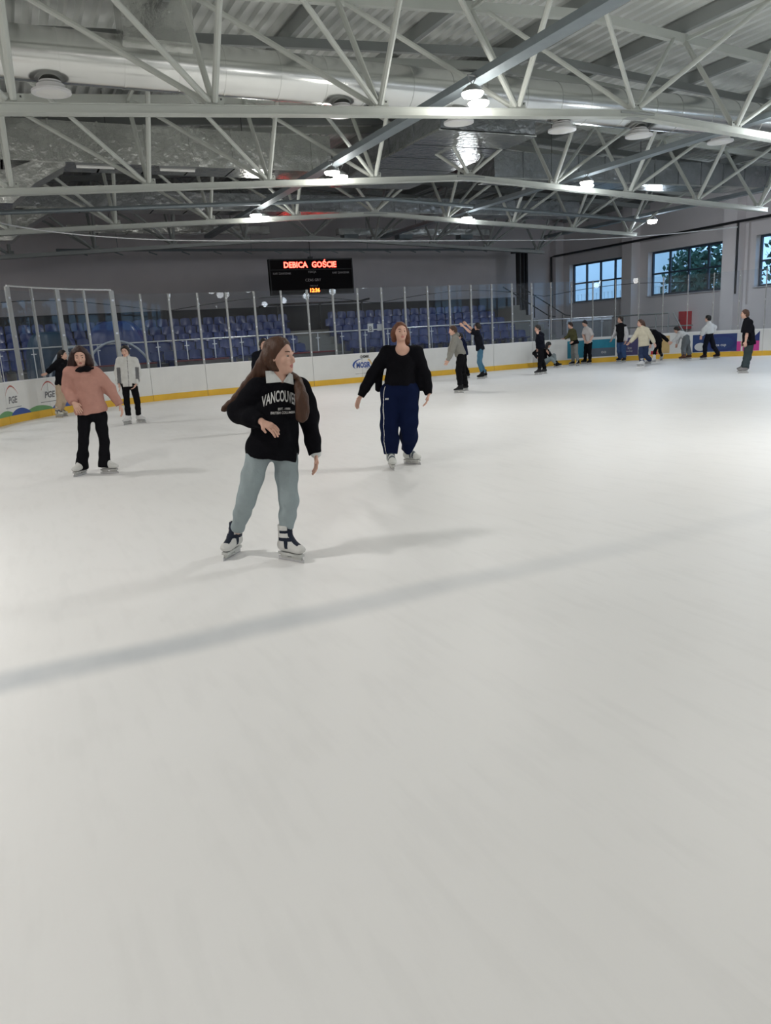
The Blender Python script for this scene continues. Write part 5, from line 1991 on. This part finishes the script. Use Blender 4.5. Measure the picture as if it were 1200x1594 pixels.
person(dict(
    label='person with black hair sitting on the ice against the boards', base=(850, 572), seed=18, sc=0.95,
    head=(853.5, 537, -0.1), yaw=65, pitch=48, neck=(846.5, 541.5, -0.02), chest=50, shA=(838, 545.5, -0.12), shB=(851, 545.5, 0.12),
    elA=(831.5, 550, -0.2), wrA=(836, 556.5, -0.32), hnA=(840.5, 558.5, -0.36), elB=(856, 553, 0.0), wrB=(853.5, 550.5, -0.22), hnB=(851, 546.5, -0.25),
    hipA=(843.5, 564.5, -0.06), hipB=(849, 564.5, 0.1), knA=(858, 558, -0.30), knB=(862, 553.5, -0.08), anA=(867, 566.5, -0.42), anB=(864.5, 565.5, -0.12),
    toevA=(0.85, -0.30, 0.25), toevB=(0.85, -0.25, 0.0), hair='long', hairc=(0.010, 0.009, 0.010),
    locks=[([('h', 0.0, -0.05, 0.05), ('h', 0.08, 0.0, -0.02), ('h', 0.09, 0.05, -0.10), ('h', 0.08, 0.07, -0.17)], [(0.05, 0.04), (0.045, 0.04), (0.04, 0.03), (0.02, 0.015)]),
           ([('h', 0.0, -0.05, 0.05), ('h', -0.08, 0.0, -0.02), ('h', -0.09, 0.05, -0.10)], [(0.05, 0.04), (0.045, 0.04), (0.025, 0.02)])],
    top=dict(c=BLK, r=(0.088, 0.075, 0.055), hem=-0.02, hemr=(0.18, 0.15), name='jacket'),
    pants=dict(c=(0.22, 0.26, 0.27), r=(0.095, 0.078, 0.065), hem=0.05), skates=dict(c=(0.012, 0.012, 0.013), c2=(0.25, 0.25, 0.25))))

person(dict(
    label='boy in olive top with black jacket tied at his waist by the boards', base=(895, 569.5), seed=19, sc=0.93,
    head=(887.5, 506.5, 0), yaw=-70, pitch=18, neck=(890.5, 512.5, 0), chest=-60, shA=(894, 516, -0.12), shB=(888, 515.5, 0.12),
    elA=(896, 525, -0.2), wrA=(892.5, 531.5, -0.28), hnA=(889, 534, -0.3), elB=(884, 524, 0.08), wrB=(879.5, 527, 0.02), hnB=(876, 528, 0.0),
    hipA=(896, 534, -0.06), hipB=(892.5, 534, 0.07), knA=(896.5, 549, -0.1), knB=(891.5, 549, 0.06), ftA=(899, 569.5), ftB=(890, 569), toeA=-30, toeB=-70,
    hair='short', hairc=(0.03, 0.014, 0.010), top=dict(c=(0.075, 0.072, 0.034), r=(0.08, 0.068, 0.052), hem=-0.05, hemr=(0.19, 0.165), name='sweatshirt', extra=[BLK], fn=band_fn(-0.2, 0.12)),
    pants=dict(c=(0.20, 0.205, 0.195), r=(0.10, 0.08, 0.07), hem=0.07), skates=dict(c=(0.012, 0.012, 0.013), c2=(0.5, 0.5, 0.5), style='greytoe')))

person(dict(
    label='boy in white T-shirt and black trousers looking down by the teal advert', base=(913, 567), seed=20, sc=0.93,
    head=(909.8, 503.5, 0), yaw=-62, pitch=30, neck=(913, 509.5, 0), chest=-50, shA=(918, 513.5, -0.1), shB=(910, 513, 0.1),
    elA=(922.5, 523, -0.14), wrA=(918.5, 531, -0.28), hnA=(914.5, 534.5, -0.32), elB=(907.5, 522, 0.0), wrB=(910, 530, -0.18), hnB=(913, 533, -0.24),
    hipA=(918, 533.5, -0.05), hipB=(913, 533.5, 0.06), knA=(917.5, 548.5, -0.06), knB=(911.5, 548.5, 0.05), ftA=(917, 567), ftB=(908.5, 566), toeA=-45, toeB=-70,
    hair='short', hairc=(0.012, 0.01, 0.01), top=dict(c=(0.56, 0.53, 0.52), r=(0.084, 0.078, 0.05), sleeve=0.46, hem=-0.01, hemr=(0.18, 0.145), name='t_shirt'),
    pants=dict(c=BLK, r=(0.098, 0.08, 0.07), hem=0.06), skates=dict(c=(0.012, 0.012, 0.013), c2=(0.04, 0.04, 0.04))))

person(dict(
    label='boy in black vest over white long sleeves and blue jeans at the boards', base=(967, 564), seed=21, sc=0.98,
    head=(965, 497.5, 0), yaw=-62, pitch=0, neck=(966.5, 504, 0), chest=-35, shA=(960.5, 508, 0.06), shB=(972.5, 508, -0.06),
    elA=(956.5, 519, 0.1), wrA=(953, 527, 0.15), hnA=(951, 531.5, 0.16), elB=(976, 520, -0.1), wrB=(974.5, 530, -0.14), hnB=(973, 535.5, -0.15),
    hipA=(963.5, 532, 0.03), hipB=(970.5, 532, -0.03), knA=(963.5, 547, 0.02), knB=(970.5, 547, -0.03), ftA=(963, 563), ftB=(971, 564), toeA=-50, toeB=-30,
    hair='short', hairc=(0.035, 0.022, 0.016), top=dict(c=(0.012, 0.012, 0.014), r=(0.078, 0.064, 0.048), hem=-0.02, hemr=(0.18, 0.14), name='vest', extra=[(0.56, 0.55, 0.56)], fn=sleeve_fn),
    pants=dict(c=(0.045, 0.085, 0.19), r=(0.10, 0.085, 0.08), hem=0.02), skates=dict(c=(0.02, 0.02, 0.025), c2=(0.1, 0.1, 0.1))))

person(dict(
    label='woman in cream sweater and dark jeans with arms spread, skating left', base=(1002, 570), seed=22,
    head=(996.3, 503, 0), yaw=-70, pitch=4, neck=(999.5, 509.5, 0), chest=-45, shA=(994.5, 513.5, 0.07), shB=(1006.5, 513.5, -0.07),
    elA=(988, 524.5, 0.05), wrA=(981, 532.5, 0.0), hnA=(976.5, 537, -0.02), elB=(1013.5, 524.5, -0.06), wrB=(1018.5, 533.5, -0.09), hnB=(1020.5, 538.5, -0.1),
    hipA=(999, 537.5, 0.03), hipB=(1005.5, 537.5, -0.03), knA=(997.5, 552, 0.0), knB=(1004.5, 552.5, 0.03), ftA=(997, 571), ftB=(1008, 566.5), toeA=-75, toeB=-65,
    hair='long', hairc=(0.075, 0.035, 0.022), locks=[([('h', 0.0, -0.07, 0.05), ('h', 0.0, -0.12, -0.03), (1003.5, 512, 0.02), (1005, 520, 0.0)], [(0.06, 0.05), (0.055, 0.045), (0.04, 0.035), (0.02, 0.015)])],
    top=dict(c=(0.58, 0.53, 0.41), r=(0.090, 0.078, 0.055), hem=-0.03, hemr=(0.19, 0.15), g=0.034),
    pants=dict(c=(0.03, 0.045, 0.095), r=(0.105, 0.088, 0.085), hem=0.01), skates=dict(c=(0.58, 0.58, 0.58), c2=(0.15, 0.15, 0.18))))

person(dict(
    label='bent-over person all in black with white skates reaching right', base=(1022, 563), seed=23,
    head=(1012.5, 517.5, -0.05), yaw=-85, pitch=60, neck=(1016.5, 515, 0), chest=-85, shA=(1019.5, 517, -0.15), shB=(1019, 516.5, 0.15),
    elA=(1015, 527, -0.2), wrA=(1013, 535.5, -0.2), hnA=(1012, 540, -0.2), elB=(1033.5, 525, 0.16), wrB=(1040, 531, 0.12), hnB=(1044.5, 534.5, 0.1),
    hipA=(1025, 533, -0.08), hipB=(1026.5, 532.5, 0.08), knA=(1019, 547.5, -0.08), knB=(1027, 547, 0.08), ftA=(1017, 564), ftB=(1029, 561), toeA=-40, toeB=-20,
    hair='long', hairc=(0.010, 0.009, 0.010), top=dict(c=BLK, r=(0.085, 0.07, 0.05), hem=-0.02, hemr=(0.165, 0.14), g=0.03, name='jacket'),
    pants=dict(c=BLK, r=(0.085, 0.058, 0.048), hem=0.09), skates=dict(c=(0.60, 0.60, 0.59), c2=(0.3, 0.3, 0.3))))

person(dict(
    label='bent-over person in white top and grey trousers reaching left', base=(1066, 560), seed=24,
    head=(1053, 513.5, 0), yaw=-95, pitch=35, neck=(1056.5, 516.5, 0), chest=-92, shA=(1059, 519, -0.14), shB=(1058.5, 518.5, 0.14),
    elA=(1053, 527, -0.17), wrA=(1047, 532, -0.17), hnA=(1042.5, 535.5, -0.16), elB=(1056, 527.5, 0.16), wrB=(1054, 535, 0.16), hnB=(1052.5, 539.5, 0.16),
    hipA=(1067.5, 525, -0.08), hipB=(1068.5, 525, 0.08), knA=(1064, 542, -0.09), knB=(1070.5, 542, 0.08), ftA=(1062, 561), ftB=(1071, 559.5), toeA=-90, toeB=-85,
    hair='short', hairc=(0.012, 0.009, 0.010), top=dict(c=(0.60, 0.60, 0.60), r=(0.084, 0.066, 0.048), hem=-0.02, hemr=(0.17, 0.145), name='shirt'),
    pants=dict(c=(0.15, 0.165, 0.175), r=(0.115, 0.095, 0.088), hem=0.03, k=0.05), skates=dict(c=(0.10, 0.05, 0.035), c2=(0.2, 0.2, 0.2))))

person(dict(
    label='person in white blouse and black trousers mid-stride by the blue advert', base=(1104, 559.5), seed=25,
    head=(1101.5, 496, 0), yaw=-115, pitch=5, neck=(1103, 502, 0), chest=-100, shA=(1103.5, 506, -0.14), shB=(1104, 505.5, 0.14),
    elA=(1095.5, 514, -0.2), wrA=(1092, 522, -0.2), hnA=(1090.5, 527.5, -0.2), elB=(1112, 509.5, 0.2), wrB=(1110, 517, 0.22), hnB=(1108.5, 521, 0.2),
    hipA=(1102.5, 521, -0.07), hipB=(1105.5, 521, 0.07), knA=(1097, 539.5, -0.07), knB=(1110.5, 539, 0.07), ftA=(1094.5, 559.5), ftB=(1115, 557.5), toeA=-75, toeB=-75,
    hair='short', hairc=(0.010, 0.009, 0.010), bun=(0, -0.09, 0.05, 0.055), top=dict(c=(0.62, 0.63, 0.64), r=(0.095, 0.088, 0.055), hem=0.04, hemr=(0.17, 0.15), g=0.045, cuff=0.9, name='blouse'),
    pants=dict(c=(0.010, 0.011, 0.018), r=(0.10, 0.084, 0.07), hem=0.05), skates=dict(c=(0.035, 0.02, 0.02), c2=(0.1, 0.1, 0.1))))

person(dict(
    label='man in black T-shirt and dark grey trousers standing at far right', base=(1158, 580), vox=0.007, seed=26,
    head=(1159, 489, 0), yaw=-78, pitch=4, neck=(1162.5, 497.5, 0), chest=-72, shA=(1166.5, 502.5, -0.15), shB=(1162, 502, 0.15), bw=1.08,
    elA=(1162.5, 520, -0.25), wrA=(1160.5, 531, -0.28), hnA=(1160, 539, -0.29), elB=(1158, 519, 0.18), wrB=(1156.5, 530, 0.12), hnB=(1156, 537, 0.1),
    hipA=(1166.5, 537, -0.08), hipB=(1165, 537, 0.08), knA=(1162.5, 557, -0.09), knB=(1163.5, 557, 0.08), ftA=(1156.5, 581), ftB=(1154.5, 579), toeA=-88, toeB=-85,
    hair='long', hairc=(0.075, 0.035, 0.022), top=dict(c=(0.009, 0.009, 0.012), r=(0.10, 0.095, 0.05), sleeve=0.47, hem=0.0, hemr=(0.20, 0.175), g=0.04, name='t_shirt'),
    pants=dict(c=(0.045, 0.06, 0.065), r=(0.115, 0.10, 0.092), hem=-0.03), skates=dict(c=(0.26, 0.25, 0.25), c2=(0.12, 0.12, 0.12))))
